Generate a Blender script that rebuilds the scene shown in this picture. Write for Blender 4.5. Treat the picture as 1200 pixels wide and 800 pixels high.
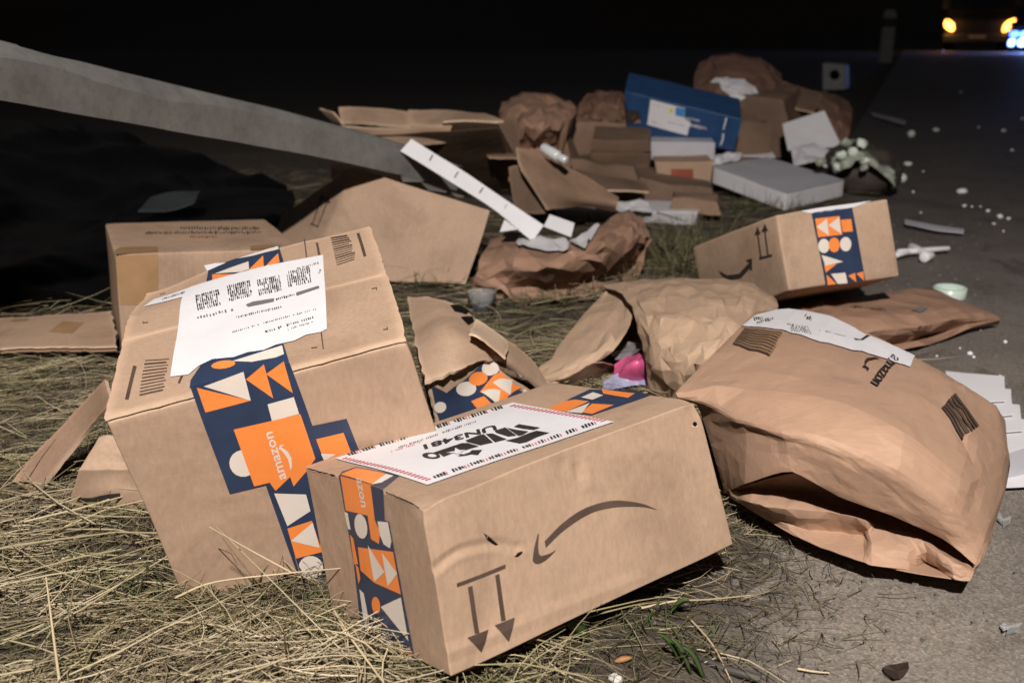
import bpy, bmesh, math, random
import numpy as np
from mathutils import Vector, Matrix, noise
from mathutils.geometry import tessellate_polygon

random.seed(7)
for o in list(bpy.data.objects):
    bpy.data.objects.remove(o)
scene = bpy.context.scene
COL = scene.collection

# ------------------------------------------------------------------ camera
FPX, HORIZON, CAM_H = 1150.0, 45.0, 0.42          # focal length in photo pixels, horizon row, eye height (crouching)
PITCH = math.atan((400 - HORIZON) / FPX)
cam_data = bpy.data.cameras.new('camera')
cam = bpy.data.objects.new('camera', cam_data)
COL.objects.link(cam)
cam.location = (0, 0, CAM_H)
cam.rotation_euler = (math.pi / 2 - PITCH, 0, 0)
cam_data.sensor_width = 36.0
cam_data.lens = FPX / 1200 * 36
cam_data.clip_start, cam_data.clip_end = 0.02, 600
cam_data.dof.use_dof = True
cam_data.dof.focus_distance = 0.8
cam_data.dof.aperture_fstop = 8.5
scene.camera = cam

# ------------------------------------------------------------------ night sky and the one hand torch that lights the place
world = bpy.data.worlds.new('World')
scene.world = world
world.use_nodes = True
wn = world.node_tree
wn.nodes.clear()
sky = wn.nodes.new('ShaderNodeTexSky')
sky.sky_type = 'NISHITA'
sky.sun_disc = False
sky.sun_elevation = math.radians(-1.6)
sky.sun_rotation = math.radians(200)
bg = wn.nodes.new('ShaderNodeBackground')
bg.inputs['Strength'].default_value = 0.12
wo = wn.nodes.new('ShaderNodeOutputWorld')
wn.links.new(sky.outputs[0], bg.inputs[0])
wn.links.new(bg.outputs[0], wo.inputs[0])

torch_data = bpy.data.lights.new('work_light', 'SPOT')
torch_data.energy = 385
torch_data.color = (1.0, 0.94, 0.87)
torch_data.shadow_soft_size = 0.035
torch_data.spot_size = math.radians(90)
torch_data.spot_blend = 0.9
torch = bpy.data.objects.new('work_light', torch_data)
COL.objects.link(torch)
torch.location = (-0.06, -0.78, 1.68)
torch.rotation_euler = (Vector((0.1, 1.3, 0.1)) - Vector(torch.location)).to_track_quat('-Z', 'Y').to_euler()

scene.cycles.max_bounces = 6
scene.cycles.diffuse_bounces = 3
scene.cycles.glossy_bounces = 3
scene.cycles.caustics_reflective = False
scene.cycles.caustics_refractive = False
scene.view_settings.view_transform = 'Standard'
scene.view_settings.look = 'None'
scene.view_settings.gamma = 1
scene.view_settings.exposure = 0
scene.view_settings.use_curve_mapping = False

# ------------------------------------------------------------------ sight lines (survey of the place from the camera stand)
EYE = Vector((0, 0, CAM_H))
FWD = Vector((0, math.cos(PITCH), -math.sin(PITCH)))
UP = Vector((0, math.sin(PITCH), math.cos(PITCH)))
RT = Vector((1, 0, 0))
def ray(x, y): return FWD + RT * ((x - 600) / FPX) + UP * ((400 - y) / FPX)
def at(x, y, d): return EYE + ray(x, y) * d
def G(x, y, z=0.0):
    r = ray(x, y)
    return EYE + r * ((z - CAM_H) / r.z)
def px_of(p):
    d = p - EYE
    z = d.dot(FWD)
    return 600 + FPX * d.dot(RT) / z, 400 - FPX * d.dot(UP) / z

# ------------------------------------------------------------------ materials
MATS = {}
def node_mat(name):
    m = bpy.data.materials.new(name)
    m.use_nodes = True
    nt = m.node_tree
    b = nt.nodes['Principled BSDF']
    MATS[name] = m
    return m, nt, b
def N(nt, t, **kw):
    n = nt.nodes.new(t)
    for k, v in kw.items():
        if k in n.inputs: n.inputs[k].default_value = v
        else: setattr(n, k, v)
    return n
def coords(nt):
    return N(nt, 'ShaderNodeTexCoord').outputs['Object']
def ramp(nt, fac, stops):
    r = N(nt, 'ShaderNodeValToRGB')
    while len(r.color_ramp.elements) < len(stops): r.color_ramp.elements.new(0.5)
    for e, (p, c) in zip(r.color_ramp.elements, stops):
        e.position = p
        e.color = (*c, 1) if len(c) == 3 else c
    nt.links.new(fac, r.inputs[0])
    return r.outputs[0]
def noise_tex(nt, scale, detail=4, rough=0.55, vec=None, dist=0.0):
    n = N(nt, 'ShaderNodeTexNoise')
    n.inputs['Scale'].default_value = scale
    n.inputs['Detail'].default_value = detail
    n.inputs['Roughness'].default_value = rough
    n.inputs['Distortion'].default_value = dist
    nt.links.new(vec if vec is not None else coords(nt), n.inputs['Vector'])
    return n.outputs['Fac']
def bump(nt, b, h, strength, dist=0.001, prev=None):
    n = N(nt, 'ShaderNodeBump')
    n.inputs['Strength'].default_value = strength
    n.inputs['Distance'].default_value = dist
    nt.links.new(h, n.inputs['Height'])
    if prev is not None: nt.links.new(prev, n.inputs['Normal'])
    nt.links.new(n.outputs[0], b.inputs['Normal'])
    return n.outputs[0]
def mixc(nt, fac, a, c, mode='MIX'):
    n = N(nt, 'ShaderNodeMix', data_type='RGBA', blend_type=mode)
    for i, v in ((0, fac), (6, a), (7, c)):
        if hasattr(v, 'links'): nt.links.new(v, n.inputs[i])
        else: n.inputs[i].default_value = v if i == 0 else (*v, 1)
    return n.outputs[2]

def cardboard(name, col, dark=0.82, wrinkle=0.25):
    m, nt, b = node_mat(name)
    c = coords(nt)
    lo = tuple(x * dark for x in col)
    big = noise_tex(nt, 9, 5, 0.6, c)
    colr = ramp(nt, big, [(0.3, lo), (0.7, col)])
    st = N(nt, 'ShaderNodeMapping'); st.inputs['Scale'].default_value = (300, 300, 90)
    nt.links.new(c, st.inputs[0])
    fib = noise_tex(nt, 1.0, 3, 0.7, st.outputs[0])
    fl = ramp(nt, fib, [(0.25, (0.86, 0.86, 0.86)), (0.75, (1.06, 1.06, 1.06))])
    colr = mixc(nt, 1.0, colr, fl, 'MULTIPLY')
    sc = noise_tex(nt, 26, 6, 0.75, c, 0.6)
    scm = ramp(nt, sc, [(0.62, (0, 0, 0)), (0.74, (1, 1, 1))])
    colr = mixc(nt, 0.0, colr, tuple(min(1, x * 1.25) for x in col))
    mx = colr.node
    sm = N(nt, 'ShaderNodeMath', operation='MULTIPLY'); sm.inputs[1].default_value = 0.35
    nt.links.new(scm, sm.inputs[0]); nt.links.new(sm.outputs[0], mx.inputs[0])
    geo = N(nt, 'ShaderNodeNewGeometry')
    wear = ramp(nt, geo.outputs['Pointiness'], [(0.52, (0, 0, 0)), (0.60, (0.55, 0.55, 0.55))])
    colr = mixc(nt, wear, colr, tuple(min(1, x * 1.4) for x in col))
    sm2 = ramp(nt, noise_tex(nt, 5.5, 7, 0.7, c, 0.8), [(0.36, (0.80, 0.79, 0.78)), (0.50, (1, 1, 1))])
    colr = mixc(nt, 1.0, colr, sm2, 'MULTIPLY')
    nt.links.new(colr, b.inputs['Base Color'])
    b.inputs['Roughness'].default_value = 0.78
    b.inputs['Specular IOR Level'].default_value = 0.25
    p = bump(nt, b, fib, 0.12, 0.0006)
    bump(nt, b, noise_tex(nt, 42, 4, 0.5, c), wrinkle, 0.004, p)
    return m
cardboard('card', (0.43, 0.29, 0.203))
cardboard('card_pale', (0.45, 0.308, 0.218))
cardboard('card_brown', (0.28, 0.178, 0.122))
cardboard('card_core', (0.58, 0.42, 0.30))
cardboard('card_dark_shaded', (0.19, 0.122, 0.086))  # dark brown card for the pile, its shade put into the colour

def kraft(name, col, crease=0.5, scale=14):
    m, nt, b = node_mat(name)
    c = coords(nt)
    n1 = noise_tex(nt, 12, 5, 0.6, c)
    colr = ramp(nt, n1, [(0.3, tuple(x * 0.86 for x in col)), (0.7, col)])
    st = N(nt, 'ShaderNodeMapping'); st.inputs['Scale'].default_value = (60, 500, 60); st.inputs['Rotation'].default_value = (0, 0, 0.6)
    nt.links.new(c, st.inputs[0])
    fib = noise_tex(nt, 1.0, 3, 0.7, st.outputs[0])
    fl = ramp(nt, fib, [(0.25, (0.9, 0.9, 0.9)), (0.75, (1.05, 1.05, 1.05))])
    nt.links.new(mixc(nt, 1.0, colr, fl, 'MULTIPLY'), b.inputs['Base Color'])
    b.inputs['Roughness'].default_value = 0.62
    b.inputs['Specular IOR Level'].default_value = 0.3
    wv = N(nt, 'ShaderNodeMapping'); nt.links.new(c, wv.inputs[0])
    dn = N(nt, 'ShaderNodeTexNoise'); dn.inputs['Scale'].default_value = 7
    nt.links.new(c, dn.inputs['Vector'])
    ad = N(nt, 'ShaderNodeVectorMath', operation='SCALE'); ad.inputs['Scale'].default_value = 0.10
    nt.links.new(dn.outputs['Color'], ad.inputs[0])
    a2 = N(nt, 'ShaderNodeVectorMath', operation='ADD')
    nt.links.new(c, a2.inputs[0]); nt.links.new(ad.outputs[0], a2.inputs[1])
    v = N(nt, 'ShaderNodeTexVoronoi', feature='F1'); v.inputs['Scale'].default_value = scale
    nt.links.new(a2.outputs[0], v.inputs['Vector'])
    p = bump(nt, b, v.outputs['Distance'], crease, 0.02)
    p = bump(nt, b, noise_tex(nt, 55, 4, 0.6, c), 0.3, 0.002, p)
    return m
kraft('kraft', (0.42, 0.262, 0.18), 0.14, 10)
kraft('kraft_pale', (0.45, 0.31, 0.215), 0.3, 16)
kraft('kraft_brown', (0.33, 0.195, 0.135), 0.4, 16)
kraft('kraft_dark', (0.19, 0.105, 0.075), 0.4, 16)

def plain(name, col, rough=0.5, var=0.1, spec=0.4, metal=0.0, bumps=0.0, bscale=60, emit=0.0):
    m, nt, b = node_mat(name)
    c = coords(nt)
    n1 = noise_tex(nt, 25, 5, 0.6, c)
    colr = ramp(nt, n1, [(0.3, tuple(x * (1 - var) for x in col)), (0.7, tuple(min(1, x * (1 + var * 0.4)) for x in col))])
    nt.links.new(colr, b.inputs['Base Color'])
    b.inputs['Roughness'].default_value = rough
    b.inputs['Specular IOR Level'].default_value = spec
    b.inputs['Metallic'].default_value = metal
    if bumps: bump(nt, b, noise_tex(nt, bscale, 4, 0.6, c), bumps, 0.002)
    if emit:
        b.inputs['Emission Color'].default_value = (*col, 1)
        b.inputs['Emission Strength'].default_value = emit
    return m
plain('paper', (0.66, 0.645, 0.675), 0.55, 0.05, 0.35, bumps=0.12, bscale=40)
plain('paper_grey', (0.42, 0.41, 0.45), 0.55, 0.06, 0.3, bumps=0.1)
plain('navy', (0.028, 0.042, 0.085), 0.34, 0.25, 0.4, bumps=0.22, bscale=26)
plain('orange', (0.80, 0.235, 0.055), 0.36, 0.08, 0.4, bumps=0.22, bscale=26)
plain('tape_white', (0.66, 0.58, 0.52), 0.36, 0.06, 0.4, bumps=0.22, bscale=26)
plain('ink', (0.035, 0.028, 0.025), 0.6, 0.3, 0.25)
plain('ink_brown', (0.085, 0.055, 0.042), 0.65, 0.35, 0.25)
plain('ink_grey', (0.17, 0.15, 0.155), 0.6, 0.3, 0.25)
plain('ink_red', (0.62, 0.14, 0.17), 0.6, 0.2, 0.25)
plain('ink_rust', (0.28, 0.07, 0.04), 0.6, 0.2, 0.25)
plain('tape_brown', (0.34, 0.20, 0.105), 0.3, 0.15, 0.5, bumps=0.1)
plain('blue_card', (0.016, 0.055, 0.15), 0.38, 0.2, 0.45, bumps=0.06)
plain('blue_light', (0.06, 0.22, 0.52), 0.4, 0.1, 0.4)
plain('yellow', (0.7, 0.6, 0.06), 0.4, 0.1, 0.4)
plain('dark_hole', (0.008, 0.006, 0.005), 0.9, 0.2, 0.1)
plain('foam', (0.68, 0.74, 0.66), 0.7, 0.12, 0.3, bumps=0.3, bscale=120)
plain('foam_white', (0.78, 0.77, 0.78), 0.7, 0.08, 0.3, bumps=0.2)
plain('chrome', (0.82, 0.85, 0.88), 0.22, 0.03, 0.6, 0.25)
plain('black_plastic', (0.004, 0.0035, 0.0035), 0.38, 0.3, 0.16, bumps=0.2, bscale=14)
plain('grey_plastic', (0.045, 0.05, 0.055), 0.35, 0.3, 0.5, bumps=0.2)
plain('pink_plastic', (0.62, 0.10, 0.25), 0.22, 0.2, 0.5, bumps=0.4)
plain('mauve_plastic', (0.30, 0.30, 0.45), 0.2, 0.2, 0.5, bumps=0.4)
plain('leaf_dry', (0.035, 0.022, 0.017), 0.7, 0.3, 0.3, bumps=0.3)
plain('leaf_orange', (0.33, 0.16, 0.07), 0.6, 0.3, 0.3)
plain('leaf_green', (0.05, 0.085, 0.022), 0.6, 0.4, 0.3)
plain('stick', (0.055, 0.048, 0.042), 0.6, 0.4, 0.4, bumps=0.5)
plain('grit', (0.17, 0.15, 0.13), 0.8, 0.45, 0.2, bumps=0.3)
plain('foam_film', (0.36, 0.38, 0.32), 0.35, 0.4, 0.45, bumps=0.4, bscale=40)
plain('foam_dim', (0.06, 0.048, 0.040), 0.6, 0.4, 0.3, bumps=0.5)
plain('stone_pale', (0.55, 0.52, 0.49), 0.7, 0.15, 0.3, bumps=0.4)
plain('car_paint', (0.02, 0.02, 0.025), 0.25, 0.1, 0.5)
plain('car_red', (0.10, 0.015, 0.012), 0.3, 0.1, 0.5)
plain('car_glass', (0.01, 0.011, 0.013), 0.08, 0.1, 0.5)
plain('tyre', (0.015, 0.015, 0.015), 0.8, 0.2, 0.2)
plain('post_white', (0.45, 0.45, 0.46), 0.5, 0.2, 0.3)
plain('lid_green', (0.55, 0.66, 0.58), 0.3, 0.1, 0.5)
plain('added_post_wood', (0.13, 0.10, 0.075), 0.8, 0.3, 0.2, bumps=0.5)

def glass_mat(name, col, rough, trans=1.0):
    m, nt, b = node_mat(name)
    b.inputs['Base Color'].default_value = (*col, 1)
    b.inputs['Transmission Weight'].default_value = trans
    b.inputs['Roughness'].default_value = rough
    b.inputs['IOR'].default_value = 1.12
    bump(nt, b, noise_tex(nt, 60, 3, 0.5), 0.3, 0.003)
glass_mat('clear_plastic', (0.95, 0.96, 0.97), 0.15, 0.85)
glass_mat('film', (0.85, 0.85, 0.9), 0.2, 0.8)

def lamp_mat(name, col, strength):
    m, nt, b = node_mat(name)
    b.inputs['Base Color'].default_value = (*col, 1)
    b.inputs['Emission Color'].default_value = (*col, 1)
    b.inputs['Emission Strength'].default_value = strength
lamp_mat('amber_lit', (1.0, 0.36, 0.05), 9)
lamp_mat('blue_lit', (0.05, 0.13, 1.0), 8)
lamp_mat('white_lit', (0.45, 0.68, 1.0), 2.2)

# galvanised metal
m, nt, b = node_mat('galvanised')
c = coords(nt)
rt_ = N(nt, 'ShaderNodeMapping'); rt_.inputs['Rotation'].default_value = (0, 0.17, -1.09)
nt.links.new(c, rt_.inputs[0])
st = N(nt, 'ShaderNodeMapping'); st.inputs['Scale'].default_value = (4, 260, 260)
nt.links.new(rt_.outputs[0], st.inputs[0])
streak = noise_tex(nt, 1.0, 5, 0.7, st.outputs[0])
n1 = noise_tex(nt, 11, 8, 0.75, c)
base = ramp(nt, n1, [(0.3, (0.15, 0.143, 0.135)), (0.48, (0.215, 0.206, 0.195)), (0.7, (0.27, 0.26, 0.245))])
base = mixc(nt, 1.0, base, ramp(nt, noise_tex(nt, 70, 8, 0.8, c), [(0.28, (0.62, 0.61, 0.60)), (0.45, (0.96, 0.96, 0.96)), (0.75, (1.16, 1.16, 1.16))]), 'MULTIPLY')
nt.links.new(base, b.inputs['Base Color'])
b.inputs['Roughness'].default_value = 0.6
b.inputs['Metallic'].default_value = 0.35
b.inputs['Roughness'].default_value = 0.48
bump(nt, b, streak, 0.18, 0.0015)

# asphalt: gritty aggregate, paler patches, darker further along +y
m, nt, b = node_mat('asphalt')
c = coords(nt)
v = N(nt, 'ShaderNodeTexVoronoi', feature='F1'); v.inputs['Scale'].default_value = 420
nt.links.new(c, v.inputs['Vector'])
agg = ramp(nt, v.outputs['Color'], [(0.2, (0.17, 0.146, 0.128)), (0.55, (0.225, 0.195, 0.172)), (0.9, (0.29, 0.255, 0.225))])
fine = noise_tex(nt, 520, 5, 0.8, c)
agg = mixc(nt, 1.0, agg, ramp(nt, fine, [(0.3, (0.6, 0.6, 0.6)), (0.7, (1.2, 1.2, 1.2))]), 'MULTIPLY')
pat = noise_tex(nt, 5, 6, 0.65, c)
agg = mixc(nt, 1.0, agg, ramp(nt, pat, [(0.3, (0.72, 0.72, 0.74)), (0.7, (1.1, 1.08, 1.04))]), 'MULTIPLY')
# colour multiplied darker with distance along +y
sx = N(nt, 'ShaderNodeSeparateXYZ'); nt.links.new(c, sx.inputs[0])
mr = N(nt, 'ShaderNodeMapRange'); mr.inputs[1].default_value = 1.0; mr.inputs[2].default_value = 2.6
nt.links.new(sx.outputs['Y'], mr.inputs[0])
agg2 = mixc(nt, 1.0, agg, (0.52, 0.50, 0.52), 'MULTIPLY')
agg = mixc(nt, mr.outputs[0], agg, agg2)
v2 = N(nt, 'ShaderNodeTexVoronoi', feature='F1'); v2.inputs['Scale'].default_value = 120
nt.links.new(c, v2.inputs['Vector'])
chip = ramp(nt, v2.outputs['Distance'], [(0.10, (0.5, 0.5, 0.5)), (0.2, (0, 0, 0))])
chipc = ramp(nt, v2.outputs['Color'], [(0.35, (0.07, 0.06, 0.052)), (0.65, (0.36, 0.33, 0.30))])
agg = mixc(nt, chip, agg, chipc)
stain = ramp(nt, noise_tex(nt, 9, 5, 0.6, c, 1.2), [(0.33, (0.62, 0.60, 0.58)), (0.46, (1, 1, 1))])
agg = mixc(nt, 1.0, agg, stain, 'MULTIPLY')
nt.links.new(agg, b.inputs['Base Color'])
b.inputs['Roughness'].default_value = 0.72
p = bump(nt, b, v.outputs['Distance'], 0.3, 0.002)
bump(nt, b, fine, 0.4, 0.0015, p)

# soil
m, nt, b = node_mat('soil')
c = coords(nt)
n1 = noise_tex(nt, 60, 6, 0.7, c)
so = ramp(nt, n1, [(0.3, (0.028, 0.021, 0.015)), (0.55, (0.075, 0.056, 0.040)), (0.8, (0.14, 0.11, 0.085))])
du = N(nt, 'ShaderNodeAttribute', attribute_name='dust')
so = mixc(nt, du.outputs['Fac'], so, ramp(nt, noise_tex(nt, 300, 4, 0.7, c), [(0.3, (0.12, 0.10, 0.085)), (0.7, (0.23, 0.2, 0.172))]))
nt.links.new(so, b.inputs['Base Color'])
b.inputs['Roughness'].default_value = 0.9
bump(nt, b, noise_tex(nt, 120, 6, 0.75, c), 0.9, 0.008)

def blade_mat(name, stops, rough):
    m, nt, b = node_mat(name)
    a = N(nt, 'ShaderNodeAttribute', attribute_name='tone')
    colr = ramp(nt, a.outputs['Fac'], stops)
    ol = ramp(nt, noise_tex(nt, 9, 4, 0.6), [(0.44, (0, 0, 0)), (0.62, (0.55, 0.55, 0.55))])
    colr = mixc(nt, ol, colr, (0.66, 0.76, 0.52), 'MULTIPLY')
    nt.links.new(colr, b.inputs['Base Color'])
    b.inputs['Roughness'].default_value = rough
    b.inputs['Specular IOR Level'].default_value = 0.35
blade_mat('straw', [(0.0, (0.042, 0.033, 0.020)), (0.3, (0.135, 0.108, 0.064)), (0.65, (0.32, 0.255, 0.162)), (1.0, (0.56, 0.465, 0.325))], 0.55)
blade_mat('greens', [(0.0, (0.04, 0.062, 0.016)), (0.4, (0.085, 0.10, 0.035)), (0.6, (0.14, 0.115, 0.065)), (1.0, (0.27, 0.215, 0.14))], 0.5)

# ------------------------------------------------------------------ object helpers
WORLD_BASE = {}
def thing(name, label, cat, base=(0, 0, 0), group=None):
    o = bpy.data.objects.new(name, None)
    o.empty_display_size = 0.03
    COL.objects.link(o)
    o.location = base
    WORLD_BASE[o] = Vector(base)
    o['label'] = label; o['category'] = cat
    if group: o['group'] = group
    return o
def tag(o, label, cat, group=None):
    o['label'] = label; o['category'] = cat
    if group: o['group'] = group
    return o
def mesh_obj(name, verts, faces, mats, parent=None, smooth=True, midx=None):
    me = bpy.data.meshes.new(name)
    me.from_pydata([tuple(v) for v in verts], [], faces)
    for mt in (mats if isinstance(mats, (list, tuple)) else [mats]):
        me.materials.append(MATS[mt])
    if midx is not None: me.polygons.foreach_set('material_index', midx)
    if smooth: me.polygons.foreach_set('use_smooth', [True] * len(me.polygons))
    me.update()
    o = bpy.data.objects.new(name, me)
    COL.objects.link(o)
    if parent is not None:
        o.parent = parent
        o.matrix_parent_inverse = Matrix.Translation(-WORLD_BASE.get(parent, Vector((0, 0, 0))))
    WORLD_BASE[o] = Vector((0, 0, 0))
    return o
def bevel(o, w=0.0015, seg=2, ang=40):
    md = o.modifiers.new('bevel', 'BEVEL')
    md.width = w; md.segments = seg; md.limit_method = 'ANGLE'; md.angle_limit = math.radians(ang)
    return o
def edge_smooth(o, ang=40):
    me = o.data
    bm = bmesh.new(); bm.from_mesh(me)
    for e in bm.edges:
        if len(e.link_faces) == 2 and e.calc_face_angle(0) > math.radians(ang): e.smooth = False
    bm.to_mesh(me); bm.free()
    return o

# ------------------------------------------------------------------ surfaces that print and tape can be laid on
class Surf:
    sign = None
    def normal(self, u, v):
        e = 0.004
        n = (self.P(u + e, v) - self.P(u - e, v)).cross(self.P(u, v + e) - self.P(u, v - e))
        if n.length < 1e-12: n = Vector((0, 0, 1))
        n.normalize()
        if self.sign is None:
            c0 = self.P(0.5, 0.5)
            nn = (self.P(0.52, 0.5) - c0).cross(self.P(0.5, 0.52) - c0)
            self.sign = 1 if nn.dot(EYE - c0) > 0 else -1
        return n * self.sign
    def inv(self, x, y, guess=None):
        u, v = guess or (0.5, 0.5)
        for _ in range(8):
            a = px_of(self.raw(u, v))
            e = 1e-3
            b1 = px_of(self.raw(u + e, v)); b2 = px_of(self.raw(u, v + e))
            j11, j21 = (b1[0] - a[0]) / e, (b1[1] - a[1]) / e
            j12, j22 = (b2[0] - a[0]) / e, (b2[1] - a[1]) / e
            dx, dy = x - a[0], y - a[1]
            det = j11 * j22 - j12 * j21
            if abs(det) < 1e-9: break
            du, dv = (dx * j22 - dy * j12) / det, (dy * j11 - dx * j21) / det
            k = min(1, 0.5 / max(abs(du), abs(dv), 1e-9))
            u += du * k; v += dv * k
            if abs(du) + abs(dv) < 1e-6: break
        return u, v

class Quad(Surf):
    def __init__(s, c00, c10, c11, c01, warp=None, centre=None):
        s.c = [Vector(c) for c in (c00, c10, c11, c01)]
        s.warp = warp
        if centre is not None:
            n = (s.c[1] - s.c[0]).cross(s.c[3] - s.c[0])
            s.sign = 1 if n.dot(sum(s.c, Vector()) / 4 - centre) > 0 else -1
    def raw(s, u, v):
        a, b, c, d = s.c
        return a * ((1 - u) * (1 - v)) + b * (u * (1 - v)) + c * (u * v) + d * ((1 - u) * v)
    def P(s, u, v):
        p = s.raw(u, v)
        return s.warp(p) if s.warp else p

def cr(p0, p1, p2, p3, t):
    return 0.5 * ((2 * p1) + (p2 - p0) * t + (2 * p0 - 5 * p1 + 4 * p2 - p3) * t * t + (3 * p1 - p0 - 3 * p2 + p3) * t ** 3)
class Net(Surf):
    """smooth sheet through a grid of surveyed points; rows run away->towards, columns left->right"""
    def __init__(s, rows, warp=None, sharp=False):
        s.rows = [[Vector(p) for p in r] for r in rows]
        s.warp = warp; s.sharp = sharp
    def _line(s, pts, t):
        n = len(pts) - 1
        t = max(-0.6, min(1.6, t)) * n
        i = max(0, min(n - 1, int(math.floor(t))))
        f = t - i
        lin = pts[i] + (pts[i + 1] - pts[i]) * f
        if s.sharp is True or n < 2: return lin
        p1, p2 = pts[i], pts[i + 1]
        p0 = pts[i - 1] if i > 0 else p1 * 2 - p2
        p3 = pts[i + 2] if i + 2 <= n else p2 * 2 - p1
        if f > 1: return p2 + (p2 - p1) * (f - 1)
        if f < 0: return p1 + (p2 - p1) * f
        q = cr(p0, p1, p2, p3, f)
        return q.lerp(lin, s.sharp) if s.sharp else q
    def raw(s, u, v):
        return s._line([s._line(r, u) for r in s.rows], v)
    def P(s, u, v):
        p = s.raw(u, v)
        return s.warp(p) if s.warp else p

def warp_fn(amp=0.001, freq=12, dents=(), seed=0.0, crumple=0.0, cfreq=18, creases=()):
    off = Vector((seed * 3.7, seed * 1.9, seed * 5.3))
    def w(p):
        q = p + noise.noise_vector(p * freq + off) * amp
        if crumple:
            pd = p + noise.noise_vector(p * cfreq * 0.6 + off) * (0.45 / cfreq)
            d1 = noise.voronoi(pd * cfreq + off)[0]
            d2 = noise.voronoi(pd * cfreq * 2.3 + off * 2)[0]
            r = d1[0] + 0.35 * d2[0] + 0.25 * abs(noise.noise(pd * cfreq * 0.8))
            q = q + noise.noise_vector(p * cfreq * 0.35 + off * 3) * (crumple * 1.2) + Vector((0, -0.35, 0.93)) * ((r - 0.6) * crumple * 1.5)
        for a, ab, l2, wid, vec in creases:                       # sharp folds: tent-shaped ridges along a line
            t = max(0.0, min(1.0, (p - a).dot(ab) / l2))
            d = (p - a - ab * t).length
            if d < wid: q = q + vec * ((1 - d / wid) * (1 - 0.6 * abs(2 * t - 1) ** 3))
        for c, rad, vec in dents:
            d = (p - c).length_squared / (rad * rad)
            if d < 9: q = q + vec * math.exp(-d)
        return q
    return w

def crease(a, b, wid, vec):
    ab = b - a
    return (a, ab, max(ab.length_squared, 1e-9), wid, vec)
class Facet(Surf):
    """crumpled paper: a smooth sheet broken into flat irregular facets with sharp folds"""
    def __init__(s, net, nu, nv, jit=0.3, bulge=0.004, seed=0):
        rr = random.Random(seed)
        s.net, s.nu, s.nv = net, nu, nv
        s.pts, s.diag = [], []
        for j in range(nv + 1):
            row = []
            for i in range(nu + 1):
                u, v = i / nu, j / nv
                k = 0 if (i in (0, nu) or j in (0, nv)) else 1
                uu, vv = u + k * rr.uniform(-jit, jit) / nu, v + k * rr.uniform(-jit, jit) / nv
                row.append(net.P(uu, vv) + net.normal(uu, vv) * (rr.uniform(-1, 1) * bulge * (0.4 + 0.6 * k)))
            s.pts.append(row)
        for j in range(nv): s.diag.append([rr.random() < 0.5 for _ in range(nu)])
    def P(s, u, v):
        x, y = max(0.0, min(1.0, u)) * s.nu, max(0.0, min(1.0, v)) * s.nv
        i, j = min(s.nu - 1, int(x)), min(s.nv - 1, int(y))
        f, g = x - i, y - j
        a, b, c, d = s.pts[j][i], s.pts[j][i + 1], s.pts[j + 1][i + 1], s.pts[j + 1][i]
        if s.diag[j][i]:
            return a + (b - a) * f + (c - b) * g if f >= g else a + (d - a) * g + (c - d) * f
        return a + (b - a) * f + (d - a) * g if f + g <= 1 else c + (d - c) * (1 - f) + (b - c) * (1 - g)
    def raw(s, u, v): return s.net.raw(u, v)
    def normal(s, u, v): return s.net.normal(max(0.01, min(0.99, u)), max(0.01, min(0.99, v)))
def tri_faces(surf, nu, nv, off=0, flip=False):
    f = []
    for j in range(nv):
        for i in range(nu):
            a = off + j * (nu + 1) + i
            b, c, d = a + 1, a + nu + 2, a + nu + 1
            t = [[a, b, c], [a, c, d]] if surf.diag[j][i] else [[a, b, d], [b, c, d]]
            f += [q[::-1] for q in t] if flip else t
    return f
def clip_poly(poly, axis, val, keep_less):
    out = []
    n = len(poly)
    for i in range(n):
        a, b_ = poly[i], poly[(i + 1) % n]
        ia = (a[axis] <= val) if keep_less else (a[axis] >= val)
        ib = (b_[axis] <= val) if keep_less else (b_[axis] >= val)
        if ia: out.append(a)
        if ia != ib:
            t = (val - a[axis]) / (b_[axis] - a[axis])
            out.append((a[0] + (b_[0] - a[0]) * t, a[1] + (b_[1] - a[1]) * t))
    return out
def decal(surf, items, name, parent, cells=12, h0=0.0004, step=0.00018, uv=False):
    """items: (polygon, material, layer); polygon in survey pixels (or surface uv) -> one thin mesh that hugs the surface"""
    verts, faces, mi, mats = [], [], [], []
    for poly, mt, layer in items:
        if mt not in mats: mats.append(mt)
        k = mats.index(mt)
        if uv: q = list(poly)
        else:
            q, g = [], None
            for (x, y) in poly:
                g = surf.inv(x, y, g); q.append(g)
        tris = tessellate_polygon([[Vector((a, b_, 0)) for a, b_ in q]]) if len(q) > 3 else [(0, 1, 2)]
        h = h0 + step * layer
        for t in tris:
            tri = [q[i] for i in t]
            u0, u1 = min(p[0] for p in tri), max(p[0] for p in tri)
            v0, v1 = min(p[1] for p in tri), max(p[1] for p in tri)
            for i in range(math.floor(u0 * cells), math.floor(u1 * cells) + 1):
                a = clip_poly(tri, 0, i / cells, False)
                a = clip_poly(a, 0, (i + 1) / cells, True) if len(a) > 2 else a
                if len(a) < 3: continue
                for j in range(math.floor(v0 * cells), math.floor(v1 * cells) + 1):
                    c_ = clip_poly(a, 1, j / cells, False)
                    c_ = clip_poly(c_, 1, (j + 1) / cells, True) if len(c_) > 2 else c_
                    if len(c_) < 3: continue
                    b0 = len(verts)
                    for (u, v) in c_:
                        verts.append(surf.P(u, v) + surf.normal(u, v) * h)
                    faces.append(list(range(b0, b0 + len(c_)))); mi.append(k)
    # face orientation
    nrm = surf.normal(0.5, 0.5)
    fixed = []
    for f in faces:
        a, b_, c_ = verts[f[0]], verts[f[1]], verts[f[2]]
        fixed.append(f if (b_ - a).cross(c_ - a).dot(nrm) >= 0 else f[::-1])
    return mesh_obj(name, verts, fixed, mats, parent, smooth=False, midx=mi)

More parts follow.
